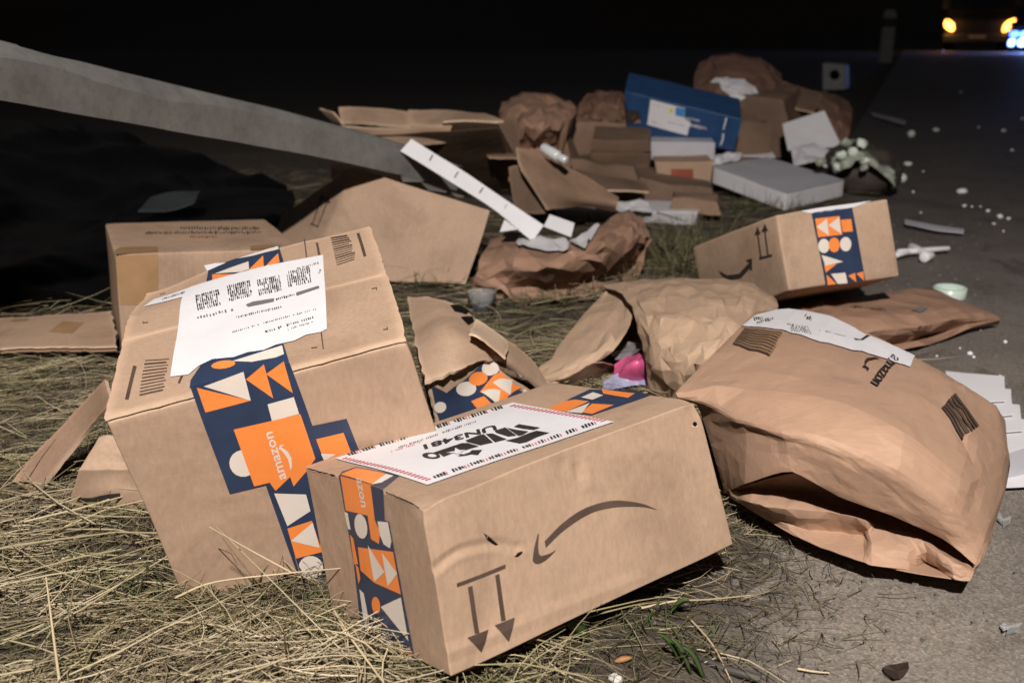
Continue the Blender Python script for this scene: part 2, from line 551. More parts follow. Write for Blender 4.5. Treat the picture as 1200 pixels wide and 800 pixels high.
_text_cache = {}
def text_tris(s, bold=0.0, shear=0.0):
    key = (s, bold, shear)
    if key in _text_cache: return _text_cache[key]
    cu = bpy.data.curves.new('lettering', 'FONT')
    cu.body = s; cu.size = 1; cu.offset = bold; cu.shear = shear; cu.resolution_u = 3
    o = bpy.data.objects.new('lettering', cu)
    COL.objects.link(o)
    dg = bpy.context.evaluated_depsgraph_get(); dg.update()
    me = o.evaluated_get(dg).to_mesh()
    me.calc_loop_triangles()
    vs = [v.co.copy() for v in me.vertices]
    tr = [[(vs[i].x, vs[i].y) for i in t.vertices] for t in me.loop_triangles]
    o.evaluated_get(dg).to_mesh_clear()
    bpy.data.objects.remove(o); bpy.data.curves.remove(cu)
    xs = [p[0] for t in tr for p in t]
    x0, x1 = min(xs), max(xs)
    tr = [[((x - x0) / (x1 - x0), y) for x, y in t] for t in tr]
    _text_cache[key] = tr
    return tr
def text_items(s, p0, p1, up, mat, layer, bold=0.0, shear=0.0):
    """baseline from p0 to p1 (pixels), up = pixel vector of one em"""
    return [([(p0[0] + (p1[0] - p0[0]) * x + up[0] * y, p0[1] + (p1[1] - p0[1]) * x + up[1] * y) for x, y in t], mat, layer)
            for t in text_tris(s, bold, shear)]
def ell(cx, cy, rx, ry, rot=0.0, n=18):
    c_, s_ = math.cos(rot), math.sin(rot)
    return [(cx + rx * math.cos(t) * c_ - ry * math.sin(t) * s_, cy + rx * math.cos(t) * s_ + ry * math.sin(t) * c_)
            for t in (2 * math.pi * i / n for i in range(n))]
def zoomer(x0, y0, k):
    return lambda pts: [(x0 + a / k, y0 + b_ / k) for a, b_ in pts]
def bar(a, b_, w):
    dx, dy = b_[0] - a[0], b_[1] - a[1]
    l = math.hypot(dx, dy) or 1
    nx, ny = -dy / l * w / 2, dx / l * w / 2
    return [(a[0] + nx, a[1] + ny), (b_[0] + nx, b_[1] + ny), (b_[0] - nx, b_[1] - ny), (a[0] - nx, a[1] - ny)]
def speckle_line(p0, p1, hgt, n, rnd, mat='ink_grey', layer=2, fill=0.6, jitter=0.35):
    """a row of illegible print: little marks along a line"""
    out = []
    dx, dy = p1[0] - p0[0], p1[1] - p0[1]
    l = math.hypot(dx, dy); ux, uy = dx / l, dy / l; nx, ny = -uy, ux
    for i in range(n):
        if rnd.random() > fill + 0.25: continue
        t0 = (i + 0.1 * rnd.random()) / n; t1 = (i + 0.35 + 0.5 * rnd.random()) / n
        a = hgt * (0.5 - jitter * rnd.random()); b_ = hgt * (0.5 - jitter * rnd.random())
        q = [(t0, -a), (t1, -a), (t1, b_), (t0, b_)]
        out.append(([(p0[0] + dx * t + nx * s_, p0[1] + dy * t + ny * s_) for t, s_ in q], mat, layer))
    return out

# ------------------------------------------------------------------ meshes of sheets, flaps and cartons
def grid_faces(nu, nv, off=0, flip=False):
    f = []
    for j in range(nv):
        for i in range(nu):
            a = off + j * (nu + 1) + i
            q = [a, a + 1, a + nu + 2, a + nu + 1]
            f.append(q[::-1] if flip else q)
    return f
def panel(surf, name, mat, parent, nu=16, nv=12, t=0.003, h=0.0, ragged=0.0, u=(0, 1), v=(0, 1), smooth=True, edge_mat=None, seed=0):
    """a sheet with real thickness laid on a surface: outer skin at h+t, inner skin at h"""
    top, bot = [], []
    if isinstance(surf, Facet): nu, nv = surf.nu, surf.nv
    for j in range(nv + 1):
        for i in range(nu + 1):
            uu = u[0] + (u[1] - u[0]) * i / nu; vv = v[0] + (v[1] - v[0]) * j / nv
            p = surf.P(uu, vv); n = surf.normal(uu, vv)
            if ragged and (i in (0, nu) or j in (0, nv)):
                r = noise.noise_vector(p * 160 + Vector((seed, 0, 0))) * ragged + noise.noise_vector(p * 45) * ragged * 0.8
                p = p + r - n * r.dot(n)
            top.append(p + n * (h + t)); bot.append(p + n * h)
    k = len(top)
    f = tri_faces(surf, nu, nv) + tri_faces(surf, nu, nv, k, True) if isinstance(surf, Facet) else grid_faces(nu, nv) + grid_faces(nu, nv, k, True)
    mi = [0] * len(f)
    rim = [i for i in range(nu)] + [nu + j * (nu + 1) for j in range(nv)] + [(nu + 1) * (nv + 1) - 1 - i for i in range(nu)] + [(nv - j) * (nu + 1) for j in range(nv)]
    for a, b_ in zip(rim, rim[1:] + rim[:1]):
        f.append([b_, a, a + k, b_ + k]); mi.append(1 if edge_mat else 0)
    o = mesh_obj(name, top + bot, f, [mat, edge_mat] if edge_mat else mat, parent, smooth, mi)
    bm = bmesh.new(); bm.from_mesh(o.data); bmesh.ops.recalc_face_normals(bm, faces=bm.faces); bm.to_mesh(o.data); bm.free()
    if isinstance(surf, Facet): return bevel(o, 0.0022, 3, 4)
    return edge_smooth(o, 50) if smooth else o
def solid_bag(surf, name, mat, parent, nu=40, nv=30, floor=0.004, belly=None):
    """closed soft body: the surveyed top skin plus an underside that sags to the ground"""
    top, bot = [], []
    if isinstance(surf, Facet): nu, nv = surf.nu, surf.nv
    for j in range(nv + 1):
        for i in range(nu + 1):
            uu, vv = i / nu, j / nv
            p = surf.P(uu, vv)
            top.append(p)
            e = min(uu, 1 - uu, vv, 1 - vv) * 2
            dep = min(1, e * 3)
            z = p.z * (1 - dep) + min(p.z, floor) * dep
            bot.append(Vector((p.x, p.y, min(p.z - 0.0008, z))))
    k = len(top)
    f = (tri_faces(surf, nu, nv) + tri_faces(surf, nu, nv, k, True)) if isinstance(surf, Facet) else (grid_faces(nu, nv) + grid_faces(nu, nv, k, True))
    rim = [i for i in range(nu)] + [nu + j * (nu + 1) for j in range(nv)] + [(nu + 1) * (nv + 1) - 1 - i for i in range(nu)] + [(nv - j) * (nu + 1) for j in range(nv)]
    for a, b_ in zip(rim, rim[1:] + rim[:1]): f.append([b_, a, a + k, b_ + k])
    o = mesh_obj(name, top + bot, f, mat, parent)
    bm = bmesh.new(); bm.from_mesh(o.data); bmesh.ops.recalc_face_normals(bm, faces=bm.faces); bm.to_mesh(o.data); bm.free()
    if isinstance(surf, Facet): return bevel(o, 0.003, 2, 6)
    return edge_smooth(o, 70)

class Carton:
    """a corrugated carton from its eight surveyed corners: key (x,y,z), x right, y away, z up"""
    def __init__(s, name, label, corners, mat='card', n=12, amp=0.0012, dents=(), seed=0.0, flaps=True, lid_mat=None, group=None, cat='box', axis='x', gap=0.0012, bev=0.0018, thick=0.003, ragged=0.0011, crumple=0.0, cfreq=14, creases=()):
        s.K = {k: Vector(v) for k, v in corners.items()}
        c = sum(s.K.values(), Vector()) / 8
        base = Vector((c.x, c.y, min(v.z for v in s.K.values())))
        s.root = thing(name, label, cat, base, group)
        s.warp = warp_fn(amp, 11, dents, seed, crumple, cfreq, creases)
        K = dict(s.K)
        if flaps:
            nrm = (K[1,0,1] - K[0,0,1]).cross(K[0,1,1] - K[0,0,1]).normalized()
            if nrm.dot(K[0,0,1] - K[0,0,0]) < 0: nrm = -nrm
            for k in K:
                if k[2] == 1: K[k] = K[k] - nrm * (thick + gap)
        s.B = K
        def Q(a, b_, c_, d, src): return Quad(src[a], src[b_], src[c_], src[d], s.warp, c)
        s.front = Q((0,0,0), (1,0,0), (1,0,1), (0,0,1), K)
        s.left = Q((0,1,0), (0,0,0), (0,0,1), (0,1,1), K)
        s.right = Q((1,0,0), (1,1,0), (1,1,1), (1,0,1), K)
        s.back = Q((1,1,0), (0,1,0), (0,1,1), (1,1,1), K)
        s.top = Q((0,0,1), (1,0,1), (1,1,1), (0,1,1), s.K)      # outside of the flaps
        s.deck = Q((0,0,1), (1,0,1), (1,1,1), (0,1,1), K)
        s.bottom = Q((0,1,0), (1,1,0), (1,0,0), (0,0,0), K)
        verts, faces = [], []
        for q in (s.front, s.left, s.right, s.back, s.deck, s.bottom):
            off = len(verts)
            for j in range(n + 1):
                for i in range(n + 1): verts.append(q.P(i / n, j / n))
            faces += grid_faces(n, n, off)
        s.body = mesh_obj('body', verts, faces, mat, s.root)
        bm = bmesh.new(); bm.from_mesh(s.body.data)
        bmesh.ops.remove_doubles(bm, verts=bm.verts, dist=1e-5)
        bmesh.ops.recalc_face_normals(bm, faces=bm.faces)
        bm.to_mesh(s.body.data); bm.free()
        bevel(s.body, bev, 3, 45)
        s.flaps = []
        if flaps:
            cuts = [((0.0, 1.0), (0.0, 0.497)), ((0.0, 1.0), (0.503, 1.0))] if axis == 'x' else [((0.0, 0.497), (0.0, 1.0)), ((0.503, 1.0), (0.0, 1.0))]
            for i, (u, v) in enumerate(cuts):
                s.flaps.append(panel(s.deck, 'flap', lid_mat or mat, s.root, 30, 22, thick, gap, ragged, u, v, True, lid_mat or 'card_core', seed + i * 9))
    def face(s, f): return {'front': s.front, 'left': s.left, 'right': s.right, 'top': s.top}[f]
def hexa(face, back, clamp=-0.01):
    """eight corners from a surveyed front face (TL, TR, BR, BL) and the vector to the rear"""
    TL, TR, BR, BL = face
    d = {(0,0,1): TL, (1,0,1): TR, (1,0,0): BR, (0,0,0): BL}
    for k in list(d): d[(k[0], 1, k[2])] = d[k] + back
    if clamp is not None:
        for k in d:
            if d[k].z < clamp: d[k] = Vector((d[k].x, d[k].y, clamp))
    return d

# ------------------------------------------------------------------ the setting: ground, verge, road, hill
E0, E1 = Vector((0.215, 0.5, 0)), Vector((1.08, 2.73, 0))
EDIR = (E1 - E0).normalized(); ENRM = Vector((EDIR.y, -EDIR.x, 0))
def road_side(x, y):
    d = (Vector((x, y, 0)) - E0)
    s = d.dot(ENRM)
    return s + 0.035 * noise.noise(Vector((x * 5, y * 5, 3))) + 0.015 * noise.noise(Vector((x * 21, y * 21, 8)))
def smooth01(t):
    t = max(0, min(1, t)); return t * t * (3 - 2 * t)
def verge_z(x, y):
    s = road_side(x, y)
    k = 1 - smooth01((s + 0.16) / 0.2)
    z = -0.006 + k * (0.010 + 0.006 * noise.noise(Vector((x * 6, y * 6, 0))) + 0.003 * noise.noise(Vector((x * 24, y * 24, 1))))
    z += 0.0035 * noise.noise(Vector((x * 60, y * 60, 2))) * (0.3 + k)
    z += 0.012 * math.exp(-(((x + 0.12) / 0.16) ** 2 + ((y - 0.48) / 0.1) ** 2))
    z += 0.012 * smooth01((y - 1.6) / 1.5) * k
    z -= 0.016 * math.exp(-(((x + 0.2) / 0.15) ** 2 + ((y - 0.68) / 0.07) ** 2))
    return z
nx_, ny_ = 230, 250
vs = []
for j in range(ny_ + 1):
    for i in range(nx_ + 1):
        x = -1.5 + 3.0 * i / nx_; y = 0.3 + 3.4 * (j / ny_) ** 1.3
        vs.append((x, y, verge_z(x, y)))
verge = mesh_obj('verge', vs, grid_faces(nx_, ny_), 'soil')
da = verge.data.attributes.new('dust', 'FLOAT', 'POINT')
da.data.foreach_set('value', [smooth01((road_side(v.co.x, v.co.y) + .17 + .10 * noise.noise(v.co * 14)) / .16) for v in verge.data.vertices])
verge['kind'] = 'structure'
gs = 300
ground = mesh_obj('ground', [(-gs, -40, -0.03), (gs, -40, -0.03), (gs, 400, -0.03), (-gs, 400, -0.03)], [[0, 1, 2, 3]], 'soil')
ground['kind'] = 'structure'
ra, rb = E0 - EDIR * 12, E0 + EDIR * 300
vs = [(p + ENRM * o_) for p in (ra, rb) for o_ in (-0.22, 9.0)]
road = mesh_obj('road', vs, [[0, 1, 3, 2]], 'asphalt')
road['kind'] = 'structure'
# wooded bank far behind the verge, seen as a black mass
hv, hf = [], []
for i in range(61):
    x = -120 + 240 * i / 60
    for k, (dy, zz) in enumerate(((0, -0.05), (3, 1.6), (9, 5.0), (22, 8.0))):
        hv.append((x, 46 + dy + 8 * noise.noise(Vector((x * .05, k, 0))), zz * (1 + 0.35 * noise.noise(Vector((x * .11, k * 2, 4)))) if k else zz))
for i in range(60):
    for k in range(3):
        a = i * 4 + k
        hf.append([a, a + 4, a + 5, a + 1])
hill = mesh_obj('hill', hv, hf, 'soil'); hill['kind'] = 'structure'

# ------------------------------------------------------------------ front carton (label with hazard mark, printed tape, arrows)
KA = {(0,0,1): G(494,593,.146), (0,1,1): at(358,545,.75), (1,0,1): at(817,468,.745), (0,0,0): at(528,792,.62), (0,1,0): at(391,722,.768), (1,0,0): at(859,638,.760)}
KA[(0,0,1)] = at(494,593,.605)
KA[(1,1,1)] = KA[(0,1,1)] + (KA[(1,0,1)] - KA[(0,0,1)]) * 0.985
KA[(1,1,0)] = KA[(0,1,0)] + (KA[(1,0,0)] - KA[(0,0,0)])
fn = (KA[(1,0,1)] - KA[(0,0,1)]).cross(KA[(0,0,0)] - KA[(0,0,1)]).normalized()
if fn.dot(EYE - KA[(0,0,0)]) < 0: fn = -fn
Z4 = zoomer(480, 440, 2.2222)
_qa = Quad(KA[0,0,0], KA[1,0,0], KA[1,0,1], KA[0,0,1])
def onA(x, y):
    u, v = _qa.inv(480 + x / 2.2222, 440 + y / 2.2222); return _qa.raw(u, v)
arc = [(55,518),(75,495),(100,473),(130,456),(165,447),(200,442),(235,444),(265,452),(292,456)]
dA = [(onA(150, 490), .035, fn * .0012), (onA(430, 250), .018, fn * -.0012), (onA(300, 230), .022, fn * -.001), (KA[0,0,1], .009, Vector((.001, .001, -.003))), (KA[1,0,1], .010, Vector((-.002, .002, -.003)))]
cA = []
for a, b_ in zip(arc, arc[1:]):
    cA.append(crease(onA(a[0], a[1] - 7), onA(b_[0], b_[1] - 7), .0048, fn * -.0017))
    cA.append(crease(onA(a[0], a[1] + 6), onA(b_[0], b_[1] + 6), .0055, fn * .0006))
for a, b_, am in (((70,200), (110,330), -.0012), ((440,225), (452,275), -.0016), ((465,228), (470,300), .0012), ((400,215), (410,250), -.001), ((25,340), (55,520), -.0014), ((60,735), (300,640), .001), ((300,640), (620,520), .0008)):
    cA.append(crease(onA(*a), onA(*b_), .007, fn * am))
A = Carton('cardboard_box', 'front cardboard box with curved arrow logo and hazard label on top', KA, 'card', 110, 0.0015, dA, 1.0, flaps=False, bev=0.0022, creases=cA)
def spl(pts, k=5):
    P_ = [Vector((x, y, 0)) for x, y in pts]; out = []
    for i in range(len(P_) - 1):
        p0 = P_[i - 1] if i else P_[0] * 2 - P_[1]; p3 = P_[i + 2] if i + 2 < len(P_) else P_[-1] * 2 - P_[-2]
        for j in range(k):
            q = cr(p0, P_[i], P_[i + 1], p3, j / k); out.append((q.x, q.y))
    return out + [pts[-1]]
_hi = spl([(350,430),(400,382),(460,344),(530,325),(600,332),(645,349)]); _lo = spl([(353,447),(402,402),(468,360),(530,343),(600,341),(645,349)])
curve_logo = [([_hi[i], _hi[i + 1], _lo[i + 1], _lo[i]], 'ink_brown', 0) for i in range(len(_hi) - 1)] + [(spl([(332,410),(322,448),(318,480)]) + spl([(318,480),(328,488),(345,484),(364,470),(381,452)])[1:] + spl([(381,452),(360,463),(340,468)])[1:] + [(335,462)] + spl([(335,462),(333,440),(335,412)])[1:], 'ink_brown', 0)]
decal(A.front, [(Z4(p), m_, l) for p, m_, l in curve_logo], 'curved_arrow_print', A.root, 24)
arr = [([(117,535),(245,487),(246,497),(118,545)], 'ink_brown', 0), ([(146,545),(158,541),(180,665),(168,668)], 'ink_brown', 0), ([(148,678),(203,656),(186,716)], 'ink_brown', 1),
       ([(218,515),(229,511),(250,632),(238,635)], 'ink_brown', 0), ([(220,645),(273,625),(258,688)], 'ink_brown', 1)]
decal(A.front, [(Z4(p), m_, l) for p, m_, l in arr], 'down_arrows_print', A.root, 24)
for p in (ell(742,123,5.5,6.5), [(185,405),(202,416),(226,434),(229,439),(219,439),(198,424)], [(268,468),(276,460),(290,455),(292,459),(278,468)]): decal(A.front, [(Z4(p), 'dark_hole', 0)], 'puncture', A.root, 24)
for p in (ell(742,129,9,4), [(186,409),(207,421),(229,434),(228,437),(205,424)], [(268,463),(292,457),(294,461),(272,468)]): decal(A.front, [(Z4(p), 'card_core', 0)], 'torn_paper', A.root, 24, 0.0003)
Z5 = zoomer(340, 520, 5.4545); Z6 = zoomer(360, 660, 5.4545); Z7 = zoomer(460, 320, 3.0); Z8 = zoomer(380, 460, 3.3333)
tl = [(Z5([(316,203),(596,286),(606,480),(634,490)]) + Z6([(575,0),(692,618),(345,446),(300,0)]), 'navy', 0),
      (Z5([(330,206),(520,262),(538,420),(545,480),(578,560),(570,630),(520,600),(500,455),(362,425)]), 'orange', 1),
      (Z5(ell(458,522,40,78,-.15)), 'tape_white', 2), (Z5([(562,488),(628,492),(650,610),(640,655),(600,630),(575,570)]), 'tape_white', 1),
      (Z5([(352,432),(374,440),(392,545),(375,540)]), 'tape_white', 1), (Z5([(388,575),(408,600),(438,764),(412,764)]) , 'orange', 1),
      ([(420,640),(461,644),(470,694),(439,681),(423,667)], 'orange', 1), ([(431.7,637),(451,668),(439,680)], 'tape_white', 2), ([(448,645),(466,669),(455,685)], 'tape_white', 2),
      (Z6(ell(440,262,27,57,-.1)), 'orange', 1), (Z6([(470,270),(600,205),(650,490)]), 'tape_white', 1), (Z6([(335,160),(362,185),(406,420),(370,430)]), 'tape_white', 1),
      (Z6([(420,425),(545,490),(562,545),(440,468)]), 'tape_white', 1), (Z6([(592,490),(580,558),(616,580)]), 'orange', 1), (Z6([(655,520),(640,592),(676,612)]), 'orange', 1), (Z6([(352,440),(405,432),(400,468)]), 'orange', 1),
      (Z6([(312,0),(330,20),(342,90),(330,130)]), 'orange', 1)]
tl += text_items('azon', Z5([(432,215)])[0], Z5([(462,402)])[0], (11.5, 2.5), 'tape_white', 2, 0.015)
decal(A.left, tl, 'printed_tape', A.root, 24, 0.0006)
tt = [([(398,558),(402,553),(418,548),(468,559),(449,573)], 'navy', 0), ([(400,557),(418,549.5),(452,557),(436,569)], 'orange', 1), ([(436,569),(452,557.5),(461,559.5),(447,567)], 'tape_white', 1),
      (Z7([(536,482),(690,410),(850,412),(905,428),(700,502)]), 'navy', 0),
      (Z7([(542,480),(600,452),(640,446),(688,452),(610,490)]), 'orange', 1), (Z7([(660,438),(702,420),(738,430),(700,446)]), 'tape_white', 1), (Z7([(732,410),(850,422),(826,438),(738,424)]), 'orange', 1),
      (Z7([(664,492),(700,460),(778,464),(702,498)]), 'orange', 1), (Z7([(610,491),(692,458),(666,496)]), 'tape_white', 2)]
decal(A.top, tt[:3], 'printed_tape', A.root, 24, 0.0005)
decal(A.top, tt[3:], 'printed_tape', A.root, 24, 0.0005)
lab = decal(A.top, [(Z8([(45,258),(735,43),(1135,118),(400,365)]), 'paper', 0)], 'hazard_label', A.root, 24, 0.0011)
rnd = random.Random(3)
it = []
def seg(a, b_, t): return (a[0] + (b_[0] - a[0]) * t, a[1] + (b_[1] - a[1]) * t)
crk = []
for a, b_ in (((362,546.5), (394,556.5)), ((452,575), (490,589.5))):
    n_ = 14
    rr = random.Random(int(a[0]))
    up_ = [seg(a, b_, i / n_) for i in range(n_ + 1)]
    hi = [(x, y + rr.uniform(-.3, .5)) for x, y in up_]; lo = [(x, y + rr.uniform(.9, 2.4)) for x, y in up_]
    crk.append(hi + lo[::-1])
for p in crk: decal(A.left, [(p, 'dark_hole', 0)], 'split_edge', A.root, 30, 0.0005)
for p in crk: decal(A.left, [([(x + .3, y + 1.6) for x, y in p], 'card_core', 0)], 'torn_paper', A.root, 30, 0.0003)
c0, c1, c2, c3 = (75,258), (728,55), (1100,118), (408,350)
for a, b_, n_ in ((c0, c3, 24), (c1, c2, 24)):
    for i in range(n_):
        t = (i + .3) / n_
        p, q = seg(a, b_, t), seg(a, b_, min(1, t + 0.020))
        it.append((Z8([(p[0] - 10, p[1] + 3.4), (q[0] - 10, q[1] + 3.4), (q[0] + 10, q[1] - 3.4), (p[0] + 10, p[1] - 3.4)]), 'ink_red', 1))
for a, b_ in (((95,246), (700,60)), ((425,340), (1085,116))):
    n_ = 54
    i = 0
    while i < n_:
        g = rnd.randint(2, 5)
        for k in range(g):
            t = (i + k) / n_
            if t > .99: break
            p = seg(a, b_, t); q = seg(a, b_, t + (0.45 + .35 * rnd.random()) / n_)
            hh = 6.5 + 4 * rnd.random()
            it.append((Z8([(p[0] - 5, p[1] - hh + 4), (q[0] - 5, q[1] - hh + 4), (q[0] + 4, q[1] + hh - 4), (p[0] + 4, p[1] + hh - 4)]), 'ink', 1))
        i += g
        for k in range(rnd.randint(1, 3)):
            t = (i + k) / n_
            if t > .99: break
            p = seg(a, b_, t); q = seg(a, b_, t + .35 / n_)
            it.append((Z8([(p[0] - 4, p[1] - 3), (q[0] - 4, q[1] - 3), (q[0] + 4, q[1] + 6), (p[0] + 4, p[1] + 6)]), 'ink_red', 1))
        i += 2
it += text_items('UN3481', (581.7, 499.7), (496.7, 523.7), (3.2, 7.6), 'ink', 1, 0.03)
ZU = zoomer(480, 480, 6.0)
bat = [[(160,325),(370,250),(415,248),(490,270),(440,285),(395,300),(330,298),(300,325),(240,352),(215,330)], [(340,340),(420,318),(440,300),(512,295),(480,335),(430,330),(400,340),(350,347)],
       [(400,230),(500,190),(530,185),(592,240),(500,262),(410,240)], [(542,182),(592,178),(662,205),(690,215),(640,228),(606,238)], [(605,160),(680,135),(758,188),(700,196),(620,174)],
       [(692,138),(760,150),(842,160),(800,185),(772,190)], [(740,130),(775,112),(925,135),(880,150),(800,142)], [(680,225),(760,205),(850,170),(900,155),(990,170),(900,200),(830,235),(780,245)]]
it += [(ZU(p), 'ink', 1) for p in bat] + [(ZU(ell(155,345,62,22,.06)), 'ink', 2), (ZU(ell(162,348,30,12,.06)), 'paper', 3)]
it += [(ZU(p), 'paper', 3) for p in ([(325,288),(352,304),(345,330),(318,322)], [(345,308),(392,300),(352,326)], [(340,318),(400,338),(345,330)], [(335,318),(340,352),(322,326)], [(325,312),(262,325),(325,328)])]
it += [(p, 'ink_grey', 1) for p, _, _ in speckle_line(Z8([(285,222)])[0], Z8([(600,118)])[0], 2.6, 44, rnd)]
it += [(p, 'ink_red', 1) for p, _, _ in speckle_line(Z8([(265,235)])[0], Z8([(380,200)])[0], 2.0, 16, rnd)]
decal(A.top, it, 'label_print', lab, 24, 0.0014)

# ------------------------------------------------------------------ large leaning carton with the big shipping label
KB = {(0,0,0): at(222,713,.794), (1,0,0): at(541,606,.826), (0,0,1): at(124,490,.708), (1,0,1): at(478,393,.739), (0,1,1): at(158,331,.934), (1,1,1): at(433,265,.965)}
KB[(0,1,0)] = KB[(0,0,0)] + (KB[(0,1,1)] - KB[(0,0,1)]); KB[(1,1,0)] = KB[(1,0,0)] + (KB[(1,1,1)] - KB[(1,0,1)])
nB = (KB[1,0,1] - KB[0,0,1]).cross(KB[0,1,1] - KB[0,0,1]).normalized()
dB = [(KB[0,1,1], .05, nB * -.006 + Vector((.012, -.012, 0))), (KB[0,1,1].lerp(KB[1,1,1], .2), .06, nB * -.004), (KB[1,0,1], .012, Vector((-.002, .002, -.002)))]
B = Carton('cardboard_box', 'large cardboard box leaning in the straw with a big white shipping label', KB, 'card', 30, 0.0016, dB, 4.0, gap=0.0016)
Z1 = zoomer(100, 250, 2.857); Z2 = zoomer(100, 420, 2.857)
fr = [(Z2([(352,92),(684,14),(757,220),(872,198),(965,430),(850,460),(965,760),(740,800),(607,425),(485,455)]), 'navy', 0),
      (Z2([(375,97),(405,180),(553,138)]), 'orange', 1), (Z2([(398,92),(530,42),(553,138)]), 'tape_white', 2), (Z2([(538,68),(598,18),(627,130)]), 'orange', 1), (Z2([(605,50),(664,8),(692,112)]), 'orange', 1),
      (Z2([(608,150),(695,125),(712,180),(622,205)]), 'tape_white', 1), (Z2(ell(530,350,46,46)), 'tape_white', 1),
      (Z2([(497,235),(716,180),(770,332),(740,378),(700,428),(688,395),(640,443),(620,415),(568,428)]), 'orange', 2),
      (Z2([(770,265),(862,245),(890,315),(800,340)]), 'orange', 1), (Z2([(788,315),(840,318),(800,340)]), 'tape_white', 2),
      (Z2([(635,452),(742,456),(757,512),(680,562)]), 'tape_white', 1), (Z2([(680,570),(762,544),(788,622),(820,640),(708,668)]), 'orange', 1), (Z2([(692,610),(765,550),(787,632)]), 'tape_white', 2), (Z2(ell(757,697,41,38)), 'tape_white', 1)]
fr += text_items('amazon', Z2([(676,400)])[0], Z2([(622,238)])[0], (-15.0, 4.6), 'tape_white', 3, 0.015)
fr += [(Z2([(652,290),(676,306),(690,330),(693,360),(688,372),(684,352),(678,332),(664,312),(650,298)]), 'tape_white', 3), (Z2([(648,302),(648,286),(664,282),(660,288),(654,290),(653,300)]), 'tape_white', 3)]
decal(B.front, fr, 'printed_tape', B.root, 20, 0.0006)
tp = [(Z1([(403,178),(440,162),(650,110),(668,168),(400,222)]), 'navy', 0), (Z1([(428,192),(548,160),(550,188),(520,196)]), 'tape_white', 1), (Z1([(420,193),(505,203),(424,222)]), 'orange', 1),
      (Z1([(548,190),(598,142),(600,186)]), 'orange', 1), (Z1([(602,182),(648,135),(653,166)]), 'orange', 1), (Z1([(505,148),(648,112),(650,122),(560,142)]), 'tape_white', 1),
      (Z1([(356,562),(400,498),(450,485),(662,432),(684,505),(352,588)]), 'navy', 0), (Z1(ell(465,510,40,13,-.15)), 'orange', 1), (Z1([(495,498),(660,446),(666,474),(640,485),(560,500)]), 'tape_white', 1)]
decal(B.top, tp[:6], 'printed_tape', B.root, 20, 0.0005)
decal(B.top, tp[6:], 'printed_tape', B.root, 20, 0.0005)
lab = decal(B.top, [(Z1([(325,245),(345,232),(500,203),(620,176),(798,140),(804,250),(810,392),(790,402),(740,412),(700,432),(640,445),(600,462),(545,470),(500,486),(430,493),(385,515),(350,545),(290,552)]), 'paper', 0)], 'shipping_label', B.root, 20, 0.0010)
for p in ([(185,302),(205,262),(345,232),(326,275)], [(388,160),(430,156),(470,158),(400,178)]): decal(B.top, [(Z1(p), 'paper', 0)], 'label_strip', B.root, 20, 0.0008)
it = []
rnd = random.Random(11)
for (x, y) in ((372,308), (478,280), (580,262), (680,233)):          # four illegible smudged blocks of print
    for i in range(5):
        it += speckle_line(Z1([(x - 4 + i * 1.5, y - 28 + i * 11)])[0], Z1([(x + 76 + i * 1.5, y - 46 + i * 11)])[0], 4.2, 12, rnd, 'ink', 1, .66, .22)
it += [(Z1([(537,312),(560,303),(634,292),(634,303),(590,312),(545,320)]), 'ink_grey', 1), (Z1([(708,272),(783,247),(786,255),(710,283)]), 'ink_grey', 1)]
it += speckle_line(Z1([(640,296)])[0], Z1([(706,277)])[0], 3.2, 10, rnd, 'ink', 1, .8)
it += speckle_line(Z1([(372,354)])[0], Z1([(496,326)])[0], 4.2, 12, rnd, 'ink_grey', 1, .7)
it += speckle_line(Z1([(505,354)])[0], Z1([(662,320)])[0], 3.0, 22, rnd, 'ink_grey', 1, .8)
it += speckle_line(Z1([(488,406)])[0], Z1([(776,326)])[0], 2.0, 44, rnd, 'ink_grey', 1, .5)
it += speckle_line(Z1([(606,404)])[0], Z1([(775,352)])[0], 3.2, 24, rnd, 'ink', 1, .6)
it += speckle_line(Z1([(680,396)])[0], Z1([(770,368)])[0], 2.2, 16, rnd, 'ink_grey', 1, .5)
it += speckle_line(Z1([(712,190)])[0], Z1([(785,168)])[0], 3.0, 12, rnd, 'ink_grey', 1, .6)
it += speckle_line(Z1([(785,205)])[0], Z1([(790,190)])[0], 3.0, 4, rnd, 'ink_grey', 1, .6)
decal(B.top, it, 'label_print', lab, 20, 0.0012)
decal(B.top, speckle_line(Z1([(246,275)])[0], Z1([(328,255)])[0], 4.0, 16, rnd, 'ink_grey', 2, .8), 'label_print', B.root, 20, 0.0010)
mk = []
for i in range(11):                                                   # barcodes and cut marks on the lid
    t = i / 10
    p, q = seg((200,495), (182,612), t), seg((285,490), (272,592), t)
    mk.append((Z1(bar(seg(p, q, .04 * rnd.random()), seg(p, q, .9 + .1 * rnd.random()), 2.6 + 3.4 * rnd.random())), 'ink_brown', 0))
for i in range(13):
    t = i / 12
    p, q = seg((822,82), (842,172), t), seg((884,72), (908,150), t)
    mk.append((Z1(bar(p, seg(p, q, .85 + .15 * rnd.random()), 2 + 3 * rnd.random())), 'ink_brown', 0))
for a, b_, w in (((168,512), (142,626), 12), ((912,66), (935,144), 10), ((776,98), (784,138), 8), ((330,542), (316,572), 7), ((735,86), (742,146), 4), ((790,402), (796,455), 4),
                 ((190,362), (192,370), 3), ((190,368), (208,366), 3), ((958,254), (976,250), 3), ((972,250), (976,258), 3), ((1000,388), (1016,386), 3), ((1013,378), (1016,388), 3), ((756,452), (776,450), 3), ((216,238), (236,232), 3)):
    mk.append((Z1(bar(a, b_, w)), 'ink_brown', 0))
decal(B.top, mk[:11], 'printed_bars', B.root, 20, 0.0004)
decal(B.top, mk[11:24], 'printed_bars', B.root, 20, 0.0004)
